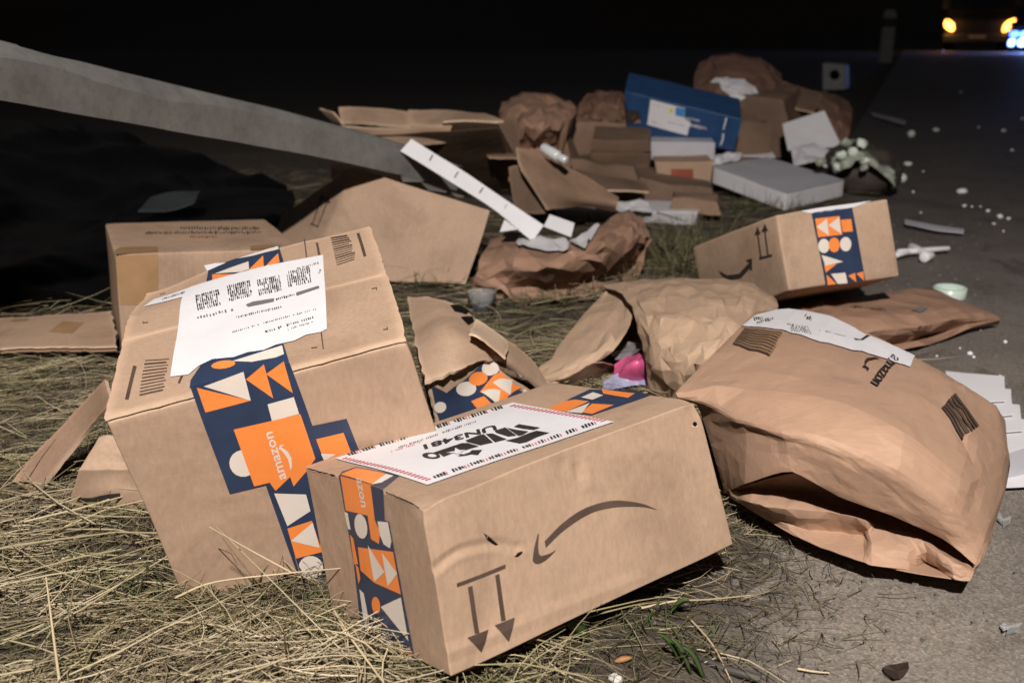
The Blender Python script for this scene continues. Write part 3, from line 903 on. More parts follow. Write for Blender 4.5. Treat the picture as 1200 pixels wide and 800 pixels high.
for p in mk[24:]: decal(B.top, [p], 'printed_mark', B.root, 20, 0.0004)

# ------------------------------------------------------------------ brown taped carton behind it
KC = {(0,0,0): (-.510,1.220,.0), (1,0,0): (-.293,1.317,.0), (0,1,0): (-.619,1.462,-.004), (1,1,0): (-.402,1.559,-.006), (0,0,1): (-.504,1.224,.157), (1,0,1): (-.287,1.321,.1455), (0,1,1): (-.613,1.466,.154), (1,1,1): (-.396,1.563,.1425)}
C = Carton('cardboard_box', 'tan box sealed with brown parcel tape behind the large leaning box', KC, 'card', 14, 0.0012, (), 7.0, flaps=False, bev=.003)
ZC = zoomer(110, 240, 4.8)
decal(C.front, [(ZC([(122,290),(362,278),(362,560),(150,560)]), 'tape_brown', 0)], 'parcel_tape', C.root, 10, 0.0006)
for p in ([(118,262),(150,240),(360,236),(362,266),(122,285)], [(880,232),(1050,230),(1040,250),(880,256)]): decal(C.top, [(ZC(p), 'tape_brown', 0)], 'parcel_tape', C.root, 10, 0.0006)
it = []
it += speckle_line(ZC([(488,130)])[0], ZC([(938,134)])[0], 4.2, 30, rnd, 'ink_brown', 0, .8)
it += speckle_line(ZC([(290,160)])[0], ZC([(950,154)])[0], 3.6, 44, rnd, 'ink_brown', 0, .75)
it += speckle_line(ZC([(540,182)])[0], ZC([(695,182)])[0], 3.6, 14, rnd, 'ink_rust', 0, .8)
decal(C.top, it, 'lettering_print', C.root, 10, 0.0005)

# ------------------------------------------------------------------ tilted box on the right with printed tape on its end
KF = {(0,0,0): at(925,341,1.342), (1,0,0): at(1055,323,1.394), (0,1,0): at(826,374,1.585), (0,0,1): at(908,250,1.349), (1,0,1): at(1040,233,1.40), (0,1,1): at(812,290,1.59)}
KF[(1,1,1)] = KF[(0,1,1)] + KF[(1,0,1)] - KF[(0,0,1)]; KF[(1,1,0)] = KF[(0,1,0)] + KF[(1,0,0)] - KF[(0,0,0)]
Fx = Carton('cardboard_box', 'tilted tan box with printed tape on its end, above the flat brown parcel', KF, 'card_pale', 20, 0.002, [(KF[0,0,1], .03, Vector((.004, .006, -.003)))], 12.0, flaps=False, bev=.003)
Z9 = zoomer(800, 200, 3.0)
ft = [(Z9([(453,147),(592,125),(642,385),(503,407)]), 'navy', 0), (Z9([(465,168),(548,158),(558,225),(476,236)]), 'orange', 1), (Z9([(470,198),(505,168),(512,230)]), 'tape_white', 2), (Z9([(510,192),(546,162),(554,222)]), 'tape_white', 2),
      (Z9([(552,172),(588,168),(595,212),(560,216)]), 'orange', 1), (Z9(ell(495,267,19,26)), 'tape_white', 1), (Z9(ell(530,263,19,27)), 'orange', 2), (Z9(ell(570,259,20,26)), 'tape_white', 1),
      (Z9([(487,300),(562,322),(500,338)]), 'tape_white', 1), (Z9([(496,336),(540,330),(502,362)]), 'orange', 1), (Z9([(520,366),(570,360),(578,396),(545,400)]), 'tape_white', 1), (Z9([(505,369),(540,400),(510,405)]), 'orange', 1),
      (Z9([(580,370),(604,360),(609,392)]), 'orange', 1), (Z9([(609,362),(634,354),(637,387)]), 'orange', 1)]
decal(Fx.front, ft, 'printed_tape', Fx.root, 12, 0.0007)
fa = [(Z9([(128,352),(160,368),(200,362),(232,325),(240,338),(205,378),(165,384),(140,370)]), 'ink', 0), (Z9([(222,315),(244,308),(244,350),(237,348),(235,324)]), 'ink', 1),
      (Z9(bar((270,308), (316,297), 8)), 'ink', 0), (Z9(bar((263,215), (276,305), 5)), 'ink', 0), (Z9(bar((288,205), (302,297), 5)), 'ink', 0), (Z9([(253,224),(262,193),(275,220)]), 'ink', 1), (Z9([(277,213),(288,183),(300,209)]), 'ink', 1)]
decal(Fx.left, fa, 'printed_arrows', Fx.root, 12, 0.0007)
decal(Fx.front, [(Z9([(415,140),(470,131),(590,114),(662,104),(596,127),(455,149)]), 'paper', 0)], 'shipping_label', Fx.root, 12, 0.0007)

# ------------------------------------------------------------------ leaning carton under the beam
KD = hexa([at(413,196,1.80), at(575,247,1.72), at(546,333,1.68), at(366,326,1.74)], at(330,252,1.96) - at(413,196,1.80), -0.004)
D = Carton('cardboard_box', 'tan box with two thin upward arrows leaning under the grey beam', KD, 'card_pale', 16, 0.003, [(at(500,300,1.7), .03, Vector((0, .008, 0)))], 17.0, flaps=False)
ZD = zoomer(310, 180, 4.286)
decal(D.left, [(ZD(bar((230,350), (274,370), 7)), 'ink_brown', 0), (ZD(bar((242,352), (290,215), 5)), 'ink_brown', 0), (ZD(bar((270,364), (318,235), 5)), 'ink_brown', 0), (ZD([(274,234),(292,198),(304,232)]), 'ink_brown', 1), (ZD([(302,248),(322,214),(332,250)]), 'ink_brown', 1)], 'up_arrows_print', D.root, 10, 0.0007)

# ------------------------------------------------------------------ big open box tipped forward, its face in its own shade
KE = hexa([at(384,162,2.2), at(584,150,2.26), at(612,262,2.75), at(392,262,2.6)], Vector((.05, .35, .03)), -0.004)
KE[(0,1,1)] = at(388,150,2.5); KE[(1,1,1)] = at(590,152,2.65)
Eb = Carton('open_box', 'big dark open box tipped forward behind the grey beam', KE, 'card_dark_shaded', 14, 0.004, (), 21.0, flaps=False, cat='box')
warp = warp_fn(.004, 14, (), 22)
panel(Net([[at(398,128,2.42), at(440,128,2.42), at(478,132,2.42)], [at(400,147,2.38), at(440,147,2.36), at(480,150,2.36)]], warp), 'flap', 'card_pale', Eb.root, 14, 6, .004, edge_mat='card_core', ragged=.002)
panel(Net([[at(478,130,2.43), at(530,131,2.43), at(568,134,2.43)], [at(480,148,2.38), at(530,147,2.36), at(590,143,2.36)]], warp), 'flap', 'card_pale', Eb.root, 14, 6, .004, edge_mat='card_core', ragged=.002)
panel(Net([[at(376,127,2.40), at(392,132,2.36)], [at(392,142,2.40), at(402,146,2.36)]], warp), 'flap', 'card', Eb.root, 6, 6, .004, edge_mat='card_core', ragged=.002)
panel(Net([[at(370,146,2.20), at(450,150,2.22), at(530,146,2.28)], [at(420,160,2.24), at(470,172,2.26), at(520,166,2.30)]], warp), 'flap', 'card_pale', Eb.root, 14, 6, .004, edge_mat='card_core', ragged=.001)
panel(Net([[at(520,142,2.26), at(584,142,2.28)], [at(500,196,2.52), at(609,193,2.48)]], warp), 'flap', 'card_dark_shaded', Eb.root, 12, 8, .004, edge_mat='card_core', ragged=.001)
# ------------------------------------------------------------------ bent grey metal beam with a post added out of view to support its left end
bp = thing('metal_beam', 'long bent grey metal beam slanting down onto the pile of boxes', 'beam', at(0,85,1.07))
def beam_rows(samples):
    return [[Vector(p) for p in r] for r in zip(*samples)]
sam = []
for x, y0, yf, y1, d, ft in ((-260,-12,16,72,.86,.015), (-120,24,46,96,.96,.02), (0,52,70,117,1.07,.03), (63,68,81,128,1.15,.035), (117,82,98,138,1.22,.03), (187,98,118,150,1.33,.022), (250,113,123,161,1.42,.012), (300,125,134,170,1.5,.012), (367,142,151,182,1.61,.010), (400,151,158,189,1.66,.010), (470,171,178,204,1.78,.008), (535,196,202,222,1.9,.006)):
    a = at(x, y0, d + ft); b_ = at(x, yf, d); c_ = at(x, y1, d + .012)
    sam.append((a + Vector((.01, .035, -.006)), a, b_, c_, c_ + Vector((.01, .035, .004))))
wb = warp_fn(.0014, 9, [(at(160,118,1.25), .03, Vector((0, .008, 0))), (at(60,90,1.1), .03, Vector((0, .006, 0)))], 31, 0.0, 18, [crease(at(0,72,1.07), at(95,96,1.2), .012, Vector((0, -.004, .003))), crease(at(95,88,1.2), at(190,122,1.33), .014, Vector((0, -.006, .002))), crease(at(40,95,1.12), at(150,112,1.28), .01, Vector((0, .004, 0))), crease(at(230,135,1.4), at(330,160,1.55), .012, Vector((0, .003, 0)))])
edge_smooth(panel(Net(beam_rows(sam), wb, sharp=True), 'beam_profile', 'galvanised', bp, 64, 16, .003), 14)
sh = []
for i in range(9):                                                   # splintered end
    rnd2 = random.Random(i)
    x = 462 + i * 10; y = 205 + i * 3.2
    sh.append([at(x + 8 * rnd2.random(), y - 4 + 5 * rnd2.random(), 1.80), at(x + 22 + 26 * rnd2.random(), y + 5 + 8 * rnd2.random(), 1.78), at(x + 10, y + 4 + 5 * rnd2.random(), 1.77)])
for q in sh[::3]:
    n_ = (q[1] - q[0]).cross(q[2] - q[0]).normalized() * .002
    mesh_obj('splinter', q + [p + n_ for p in q], [[0, 1, 2], [5, 4, 3], [0, 3, 4, 1], [1, 4, 5, 2], [2, 5, 3, 0]], 'galvanised', bp, False)
pp = at(-260, 30, .86)
pw = mesh_obj('added_post', [(pp.x - .05 + dx, pp.y + dy + .04, z) for z in (-.05, .75) for dx, dy in ((-.035, -.035), (.035, -.035), (.035, .035), (-.035, .035))], [[0,1,5,4],[1,2,6,5],[2,3,7,6],[3,0,4,7],[4,5,6,7],[3,2,1,0]], 'added_post_wood', None, False)  # unseen post, added so the raised beam end has a support
bevel(pw, .006); tag(pw, 'upright wooden post added out of view to hold up the high end of the grey beam', 'post')

def rowsG(rows): return [[G(*p) for p in r] for r in rows]
def rowsA(rows): return [[at(*p) for p in r] for r in rows]

# ------------------------------------------------------------------ big padded paper mailer on the asphalt
ml = thing('paper_mailer', 'big crumpled brown paper mailer with white label lying on the asphalt', 'mailer', G(990,560,0.0))
mrows = [
 [(886,366,.118),(925,363,.122),(975,372,.124),(1030,396,.122),(1080,424,.116),(1130,452,.102),(1168,476,.082)],
 [(838,415,.128),(890,412,.132),(950,420,.134),(1015,442,.130),(1080,470,.122),(1136,505,.100),(1178,530,.068)],
 [(792,461,.118),(850,456,.128),(910,459,.136),(985,474,.138),(1060,510,.126),(1125,560,.092),(1166,590,.052)],
 [(818,474,.106),(862,490,.116),(915,504,.123),(985,520,.122),(1052,552,.106),(1115,596,.074),(1155,622,.044)],
 [(834,520,.070),(876,506,.106),(922,518,.114),(985,545,.104),(1048,576,.086),(1110,616,.060),(1150,640,.038)],
 [(852,578,.022),(875,567,.060),(930,552,.090),(985,582,.072),(1045,603,.062),(1105,630,.046),(1142,662,.030)]]
m0 = Net(rowsG(mrows))
def onM(x, y):
    u, v = m0.inv(x, y); return m0.raw(max(0, min(1, u)), max(0, min(1, v)))
mcr = []
for a, b_, w, amp in (((905,512), (960,565), .012, -.004), ((935,512), (1010,560), .016, .003), ((1000,392), (984,442), .012, -.003), ((1098,436), (1138,520), .016, .004), ((1122,500), (1140,600), .010, -.006), ((900,440), (1000,452), .012, .002), ((820,452), (858,460), .012, .004), ((855,462), (850,478), .010, -.003), ((1040,520), (1010,575), .010, -.002)):
    mcr.append(crease(onM(*a), onM(*b_), w, Vector((0, -.5, .85)) * amp))
msurf = Facet(Net(rowsG(mrows), warp_fn(.0016, 8, (), 41, .0008, 9, mcr), sharp=0.45), 30, 25, .10, .0005, 4)
panel(msurf, 'top_sheet', 'kraft', ml, t=.0012)
grows = [
 [(854,572,.034),(878,566,.052),(905,558,.060),(945,552,.073),(985,576,.048),(1014,592,.034),(1022,596,.032),(1065,614,.026),(1092,628,.022),(1120,646,.020),(1139,662,.023)],
 [(856,576,.032),(880,572,.046),(905,574,.046),(945,578,.046),(985,594,.042),(1014,607,.040),(1023,611,.036),(1065,620,.032),(1090,634,.028),(1120,653,.026),(1140,666,.026)],
 [(858,582,.028),(880,588,.044),(905,595,.046),(945,598,.048),(985,601,.048),(1013,610,.047),(1025,616,.036),(1066,625,.037),(1088,640,.036),(1118,660,.033),(1141,668,.027)],
 [(860,585,.024),(884,592,.036),(910,606,.028),(945,620,.024),(985,622,.024),(1014,628,.026),(1022,640,.031),(1064,648,.029),(1086,655,.021),(1117,670,.027),(1140,674,.025)],
 [(856,582,.020),(868,590,.020),(915,618,.018),(950,637,.020),(985,650,.021),(1012,660,.021),(1022,664,.021),(1064,668,.018),(1090,657,.015),(1121,679,.022),(1136,681,.022)]]
gsurf = Facet(Net(rowsG(grows), warp_fn(.0015, 16, (), 43), sharp=0.6), 30, 12, .18, .0010, 5)
panel(gsurf, 'folded_end', 'kraft', ml, t=.0012)
under = [[G(886,366,.117), G(975,374,.122), G(1080,426,.114), G(1168,478,.080)], [G(900,430,.004), G(985,440,.004), G(1075,490,.004), G(1150,550,.004)],
         [G(860,520,.004), G(950,560,.004), G(1040,600,.004), G(1125,640,.006)], [G(852,578,.021), G(940,632,.019), G(1040,665,.018), G(1136,681,.021)]]
panel(Net(under, warp_fn(.001, 9, (), 3)), 'underside', 'kraft', ml, 24, 18, .001)
right_side = [[G(1168,477,.081), G(1178,531,.067), G(1166,591,.051), G(1155,623,.043), G(1150,641,.037), G(1142,663,.029)],
              [G(1180,500,.045), G(1184,545,.038), G(1168,605,.032), G(1158,633,.028), G(1151,650,.026), G(1141,668,.025)],
              [G(1160,530,.004), G(1168,565,.004), G(1160,610,.006), G(1152,640,.010), G(1146,660,.014), G(1136,681,.021)]]
panel(Facet(Net(right_side, warp_fn(.002, 14, (), 5)), 10, 6, .3, .002, 6), 'side_fold', 'kraft', ml, t=.001)
ZM = zoomer(780, 340, 2.2222); ZN = zoomer(980, 360, 3.6364)
lab = decal(msurf, [(ZM([(200,100),(235,72),(290,55),(400,62),(470,90),(540,128),(645,175),(632,205),(560,182),(480,160),(400,142),(300,112)]), 'paper', 0)], 'shipping_label', ml, 60, .0028)
rnd = random.Random(5)
it = []
it += speckle_line(ZM([(238,92)])[0], ZM([(282,80)])[0], 5, 8, rnd, 'ink_grey', 0, .8)
it += speckle_line(ZM([(232,84)])[0], ZM([(256,76)])[0], 4, 5, rnd, 'ink', 0, .8)
it += speckle_line(ZM([(365,72)])[0], ZM([(385,82)])[0], 6, 4, rnd, 'ink', 0, .8)
for i in range(4): it += speckle_line(ZM([(318 + i * 3, 96 + i * 6)])[0], ZM([(372 + i * 3, 104 + i * 6)])[0], 2.2, 9, rnd, 'ink_grey', 0, .6)
it += speckle_line(ZM([(400,112)])[0], ZM([(470,130)])[0], 1.6, 14, rnd, 'ink_grey', 0, .4)
it += [(ZN([(75,140),(105,147),(128,125),(140,130),(115,150),(85,150)]), 'ink', 0)]
decal(msurf, it, 'label_print', lab, 60, .0034)
tx = text_items('amazon', ZN([(232,206)])[0], ZN([(140,334)])[0], (17.0, 12.5), 'ink', 0, 0.012)
tx += [(ZN([(120,262),(118,246),(130,230),(155,222),(182,230),(160,229),(138,238),(128,250)]), 'ink', 0), (ZN([(108,268),(118,258),(140,272),(132,282),(126,270)]), 'ink', 0)]
decal(msurf, tx, 'lettering_print', ml, 60, .0028)
it = []
for i in range(9):                                                    # two patches of printed bars
    t = i / 8
    p, q = seg((205,108), (176,146), t), seg((300,122), (272,176), t)
    it.append((ZM(bar(p, q, 3.0 + 1.8 * rnd.random())), 'ink_brown', 1))
it.append((ZM([(205,106),(302,120),(274,178),(174,148)]), 'tape_brown', 0))
decal(msurf, it, 'printed_bars', ml, 60, .0027)
it = []
for i in range(6):
    t = i / 5
    p, q = seg((716,312), (745,280), t), seg((770,390), (806,358), t)
    it.append((ZM(bar(p, q, 5 + 3 * rnd.random())), 'ink_brown', 1))
decal(msurf, it, 'printed_bars', ml, 60, .0027)

# ------------------------------------------------------------------ flat brown parcel
fp = thing('flat_parcel', 'flat brown paper parcel lying on the asphalt under the tilted box', 'parcel', G(1040,385,0))
fs = Net(rowsG([[(900,354,.03),(965,350,.042),(1030,343,.045),(1091,338,.036)], [(918,372,.035),(985,368,.046),(1055,362,.048),(1130,355,.034)], [(940,390,.03),(1000,390,.036),(1060,385,.038),(1167,369,.026)], [(945,402,.004),(1000,406,.004),(1052,402,.004),(1168,379,.005)]]), warp_fn(.003, 12, (), 51, .003, 16))
fs = Facet(fs, 14, 9, .3, .003, 8)
solid_bag(fs, 'wrapper', 'kraft_brown', fp, 44, 26)
ZP = zoomer(800, 200, 3)
decal(fs, [(ZP([(790,492),(830,482),(862,490),(826,505)]), 'ink_grey', 0)] + speckle_line(ZP([(815,552)])[0], ZP([(880,545)])[0], 4, 9, rnd, 'ink_brown', 0, .7) + speckle_line(ZP([(590,490)])[0], ZP([(715,488)])[0], 3, 14, rnd, 'ink_brown', 0, .5), 'printed_marks', fp, 42, .0022)

# ------------------------------------------------------------------ torn paper bag in the middle with film spilling out
tb = thing('torn_paper_bag', 'torn pale brown paper bag with pink wrapping showing in its mouth', 'bag', G(780,440,0))
tw = warp_fn(.004, 12, (), 61, .005, 10)
ts = Net(rowsG([[(706,338,.07),(750,332,.085),(800,331,.095),(850,334,.10),(884,340,.10),(908,356,.085)],
                [(728,350,.085),(760,350,.10),(805,352,.11),(850,356,.112),(884,360,.108),(910,372,.085)],
                [(742,372,.09),(772,378,.10),(810,382,.105),(850,390,.105),(874,396,.098),(888,404,.08)],
                [(752,404,.07),(776,412,.082),(806,420,.085),(838,424,.082),(856,428,.07),(862,436,.05)],
                [(757,436,.045),(776,446,.05),(800,452,.052),(822,452,.048),(834,452,.04),(842,458,.03)],
                [(758,462,.012),(778,472,.012),(798,480,.012),(815,478,.012),(828,470,.012),(836,468,.01)]]), tw)
ts = Facet(ts, 19, 15, .40, .0034, 9)
panel(ts, 'front_sheet', 'kraft_pale', tb, 90, 66, .0012, ragged=.003)
tl2 = Net(rowsG([[(716,336,.070),(735,337,.078),(748,345,.085)], [(690,362,.062),(716,366,.070),(742,372,.078)], [(664,396,.046),(694,402,.055),(724,404,.060)], [(640,424,.030),(672,428,.036),(704,420,.042)], [(622,440,.015),(642,452,.015),(664,446,.02)]]), warp_fn(.004, 12, (), 63, .004, 18))
tl2 = Facet(tl2, 7, 10, .35, .003, 10)
panel(tl2, 'side_sheet', 'kraft_pale', tb, 30, 46, .0012, ragged=.004)
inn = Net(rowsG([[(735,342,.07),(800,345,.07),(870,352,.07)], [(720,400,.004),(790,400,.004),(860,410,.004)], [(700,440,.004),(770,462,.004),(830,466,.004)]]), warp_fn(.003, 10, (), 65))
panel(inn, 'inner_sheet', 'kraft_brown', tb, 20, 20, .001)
torn = Net(rowsG([[(640,448,.02),(662,440,.03),(688,428,.038),(706,424,.042)], [(645,458,.004),(672,452,.008),(704,442,.012),(726,432,.02)]]), warp_fn(.004, 14, (), 66, .004, 22))
panel(torn, 'torn_edge', 'card_brown', tb, 20, 8, .0012, ragged=.003)
for nm, rows, mt, sd in (('film_scrap', [[(718,428,.03),(738,416,.042),(758,410,.05)], [(720,440,.025),(740,430,.045),(758,424,.05)], [(728,452,.01),(745,448,.02),(760,444,.02)]], 'pink_plastic', 71),
                         ('film_scrap', [[(706,444,.02),(728,436,.03),(750,440,.028)], [(704,458,.006),(730,452,.018),(760,454,.015)]], 'mauve_plastic', 72),
                         ('film_scrap', [[(716,412,.03),(735,402,.04),(752,398,.055)], [(720,424,.03),(738,414,.046),(754,410,.055)]], 'film', 73)):
    s_ = Net(rowsG(rows), warp_fn(.004, 20, (), sd, .006, 40))
    o = panel(s_, nm, mt, None, 24, 18, .0006)
    tag(o, {71: 'crumpled pink plastic wrapping in the mouth of the torn paper bag', 72: 'mauve blue plastic wrapping lying below the pink wrapping', 73: 'scrap of clear film in the torn bag above the pink wrapping'}[sd], 'wrapping')

# ------------------------------------------------------------------ torn carton with printed tape, between the two big boxes and the torn bag
mb = thing('torn_box', 'torn tan box with navy printed tape wedged beside the large leaning box', 'box', G(560,480,0))
mw = warp_fn(.003, 14, (), 81, .002, 18)
m1 = Net(rowsG([[(477,352,.10),(518,357,.115),(556,376,.105),(592,400,.085),(622,424,.06),(640,450,.035)],
                [(488,396,.10),(524,392,.115),(556,398,.108),(588,414,.09),(614,434,.062),(636,454,.035)],
                [(499,448,.090),(534,437,.093),(564,424,.090),(582,424,.08),(608,438,.06),(632,456,.033)]]), mw)
panel(m1, 'upper_panel', 'card_pale', mb, 40, 20, .0035, ragged=.0035, edge_mat='card_core')
m2 = Net(rowsG([[(500,448,.086),(535,436,.088),(568,424,.084),(592,440,.066),(624,458,.04)], [(508,478,.055),(538,470,.055),(572,462,.055),(598,466,.045),(628,466,.03)], [(514,512,.02),(545,506,.02),(580,498,.02),(604,490,.018),(634,478,.01)]]), mw)
panel(m2, 'front_panel', 'card_pale', mb, 30, 18, .0035, ragged=.001, edge_mat='card_core')
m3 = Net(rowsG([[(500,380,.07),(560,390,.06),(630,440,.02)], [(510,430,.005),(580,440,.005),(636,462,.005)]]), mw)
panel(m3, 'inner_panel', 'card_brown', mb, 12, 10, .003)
mt_ = [(Z7([(128,384),(182,412),(312,310),(345,330),(492,430),(380,470),(165,526),(148,480)]), 'navy', 0), (Z7(ell(330,337,32,25)), 'tape_white', 1), (Z7(ell(287,368,33,22)), 'orange', 2), (Z7(ell(248,400,34,25)), 'tape_white', 1), (Z7(ell(160,462,22,21)), 'tape_white', 1),
       (Z7([(368,350),(442,402),(370,458),(295,410)]), 'orange', 1), (Z7([(338,385),(406,374),(400,426)]), 'tape_white', 2), (Z7([(298,410),(366,410),(360,456)]), 'tape_white', 2), (Z7([(268,442),(310,425),(342,455),(300,478)]), 'orange', 1), (Z7([(452,406),(490,430),(430,452)]), 'tape_white', 1)]
decal(m2, mt_, 'printed_tape', mb, 40, .0052)
for p in ([(203,134),(232,132),(270,150),(252,158),(215,150)], [(234,166),(276,165),(280,178),(262,190)]): decal(m1, [(Z7(p), 'dark_hole', 0)], 'torn_hole', mb, 40, .0048)
panel(Net(rowsG([[(556,378,.112),(584,396,.10),(592,408,.09)], [(548,398,.118),(560,402,.115),(588,424,.09)]]), mw), 'folded_scrap', 'card_core', mb, 12, 8, .002, h=.004, ragged=.002)

# ------------------------------------------------------------------ loose flap and crushed box by the straw, flat sheet on the left
o = panel(Net(rowsG([[(128,447,.10),(84,492,.062),(46,532,.034),(18,566,.014)], [(134,470,.094),(104,508,.055),(74,546,.03),(44,582,.006)]]), warp_fn(.002, 14, (), 91)), 'cardboard_flap', 'card_brown', None, 20, 8, .004, edge_mat='card_core', ragged=.001)
tag(o, 'loose brown cardboard flap propped against the left side of the large box', 'cardboard')
KX = hexa([G(90,550,.052), G(160,546,.056), G(176,610,-.004), G(83,608,-.004)], Vector((.022, .085, .006)), -.006)
KX[(0,1,1)] = G(112,516,.066); KX[(1,1,1)] = G(142,512,.070)
CX = Carton('crushed_box', 'small crushed tan box half buried in straw beside the large box', KX, 'card_pale', 22, .004, [(G(120,560,.05), .02, Vector((0, .008, -.004))), (G(150,530,.06), .02, Vector((0, 0, -.008)))], 93, flaps=False, crumple=.006, cfreq=22, bev=.002)
decal(CX.front, [([(94,586),(138,580),(138,586),(94,592)], 'ink', 0), ([(101,592),(104,592),(104,602),(102,602)], 'ink', 0), ([(126,588),(128,588),(129,606),(127,606)], 'ink', 0)], 'printed_bars', CX.root, 22, .0012)
lf = thing('cardboard_sheet', 'flat sheet of torn cardboard lying at the left edge of the straw', 'cardboard', G(60,400,0))
ls = Net(rowsG([[(-80,380,.03),(-20,377,.032),(60,373,.034),(132,369,.034)], [(-80,400,.03),(-20,398,.032),(60,392,.034),(136,390,.034)], [(-80,414,.028),(-10,412,.030),(60,411,.03),(140,410,.032)]]), warp_fn(.0025, 14, (), 95))
panel(ls, 'top_ply', 'card', lf, 50, 16, .002, h=.003, ragged=.004, edge_mat='card_core')
panel(ls, 'lower_ply', 'card_brown', lf, 50, 16, .002, h=-.002, ragged=.005)
for p in ([(74,382),(98,383),(86,394),(58,393)], [(18,378),(36,377),(34,380),(14,381)]): decal(ls, [(p, 'tape_brown', 0)], 'worn_patch', lf, 20, .0055)

# ------------------------------------------------------------------ crumpled bag in the middle distance, white strips on it
mg = thing('paper_bag', 'crumpled brown paper bag lying between the arrow box and the grass tuft', 'bag', G(650,345,0))
gs_ = Net(rowsG([[(574,282,.060),(606,272,.070),(645,282,.075),(678,280,.08),(708,262,.092),(735,246,.10),(752,258,.085)],
                [(566,298,.066),(606,294,.080),(648,298,.085),(684,292,.09),(716,278,.096),(742,266,.096),(762,278,.075)],
                [(558,318,.05),(606,316,.062),(650,316,.066),(688,306,.072),(718,298,.074),(742,288,.07),(765,284,.06)],
                [(553,334,.022),(606,334,.026),(652,330,.03),(692,322,.034),(718,316,.034),(738,306,.034),(752,296,.034)],
                [(552,346,.004),(606,350,.004),(654,346,.004),(694,336,.004),(716,328,.004),(732,318,.004),(744,308,.004)]]), warp_fn(.004, 10, (), 101, .004, 9))
gs_ = Facet(gs_, 20, 11, .38, .008, 11)
solid_bag(gs_, 'wrapper', 'kraft_brown', mg, 80, 52)
decal(gs_, [([(607,278),(660,280),(672,292),(668,294),(610,294)], 'paper', 0), ([(672,284),(698,261),(701,270),(682,290),(672,290)], 'paper', 0)], 'shipping_label', mg, 60, .006)
def slip(name, label, pts, mat='paper', t=.0008, marks=(), cat='paper slip', seed=0, group=None, amp=.001):
    """thin card or paper with real thickness; pts = rows of surveyed points"""
    s_ = Net(pts, warp_fn(amp, 14, (), seed))
    if marks:
        o = thing(name, label, cat, s_.P(.5, .5), group)
        panel(s_, 'sheet', mat, o, 16, 8, t)
        decal(s_, marks, 'printed_marks', o, 12, t + .0004)
    else:
        o = panel(s_, name, mat, None, 16, 8, t); tag(o, label, cat, group)
    return o
ZS = zoomer(360, 90, 4.0)
mk = [(ZS(bar(a, b_, w)), 'ink', 0) for a, b_, w in (((590,366), (574,394), 6), ((708,446), (690,474), 6), ((824,522), (806,548), 6), ((936,600), (922,620), 3))]
slip('paper_strip', 'long white paper strip with black ticks leaning on the end of the grey beam', rowsA([[(482,163,1.78), (540,199,1.76), (590,233,1.74), (637,264,1.72)], [(469,177,1.77), (528,213,1.75), (580,247,1.73), (624,283,1.71)]]), marks=mk, cat='paper strip', seed=1)
slip('paper_slip', 'short white paper slip crossing the foot of the ticked strip', rowsA([[(592,256,1.735), (616,253,1.735)], [(586,272,1.72), (612,268,1.72)]]), seed=2)
slip('paper_slip', 'small white paper slip on the crumpled bag, right of the ticked strip', rowsA([[(644,252,1.76), (673,262,1.76)], [(637,266,1.74), (669,278,1.74)]]), seed=3)

# ------------------------------------------------------------------ the pile behind
def box(name, label, face, back, mat, seed, cat='box', amp=.003, clamp=-.004, n=10, **kw):
    return Carton(name, label, hexa([at(*p) for p in face], back, clamp), mat, n, amp, (), seed, flaps=False, cat=cat, **kw)
W1 = box('white_package', 'long flat white package lying behind the crumpled brown bag', [(652,246,2.28), (818,249,2.25), (814,266,2.28), (650,262,2.32)], at(834,236,2.42) - at(818,249,2.25), 'paper', 111)
decal(W1.front, speckle_line((700,250), (708,262), 1.5, 2, rnd, 'ink', 0) + [(bar((770,248), (800,258), 1.2), 'ink_grey', 0), (bar((689,249), (690,258), 1.2), 'ink', 0), (bar((730,250), (732,258), 1.2), 'ink', 0)], 'printed_marks', W1.root, 8, .0012)
KW = {(0,0,1): at(836,195,2.62), (1,0,1): at(922,226,2.42), (1,1,1): at(990,211,2.58), (0,1,1): at(899,184,2.80)}
for k in list(KW): KW[(k[0], k[1], 0)] = KW[k] + Vector((0, .005, -.045))
W2 = Carton('white_flat_box', 'flat white lidded box in front of the lump of packing foam', KW, 'paper', 10, .002, (), 113, flaps=True, lid_mat='paper_grey', axis='x')
KBl = {(0,0,1): at(732,107,2.70), (0,0,0): at(735,159,2.76), (1,0,1): at(869,140,2.64), (1,0,0): at(861,177,2.70)}
bv = Vector((.03, .17, .045))
for k in list(KBl): KBl[(k[0], 1, k[2])] = KBl[k] + bv
Bl = Carton('blue_box', 'dark blue printed box with a white label on top of the pile', KBl, 'blue_card', 12, .0015, (), 115, flaps=False)
ZB = zoomer(720, 80, 7.275)
it = [(ZB([(310,268),(604,340),(600,430),(652,462),(622,575),(278,482)]), 'paper', 0), (ZB([(524,330),(604,344),(598,418),(520,402)]), 'blue_light', 1), (ZB(ell(485,360,19,22)), 'yellow', 1),
      (ZB([(170,400),(228,462),(160,470),(150,430)]), 'leaf_orange', 0), (ZB([(100,340),(215,372),(225,420),(160,470),(110,480)]), 'ink', 0)]
it += speckle_line(ZB([(612,425)])[0], ZB([(725,450)])[0], 2.8, 9, rnd, 'paper', 1, .9) + speckle_line(ZB([(640,482)])[0], ZB([(790,520)])[0], 4.6, 11, rnd, 'paper', 1, .95)
it += speckle_line(ZB([(450,455)])[0], ZB([(600,492)])[0], 1.6, 14, rnd, 'ink_grey', 1, .6) + speckle_line(ZB([(330,310)])[0], ZB([(450,342)])[0], 1.2, 12, rnd, 'ink_red', 1, .4) + speckle_line(ZB([(315,455)])[0], ZB([(360,468)])[0], 2.4, 5, rnd, 'ink_grey', 1, .8)
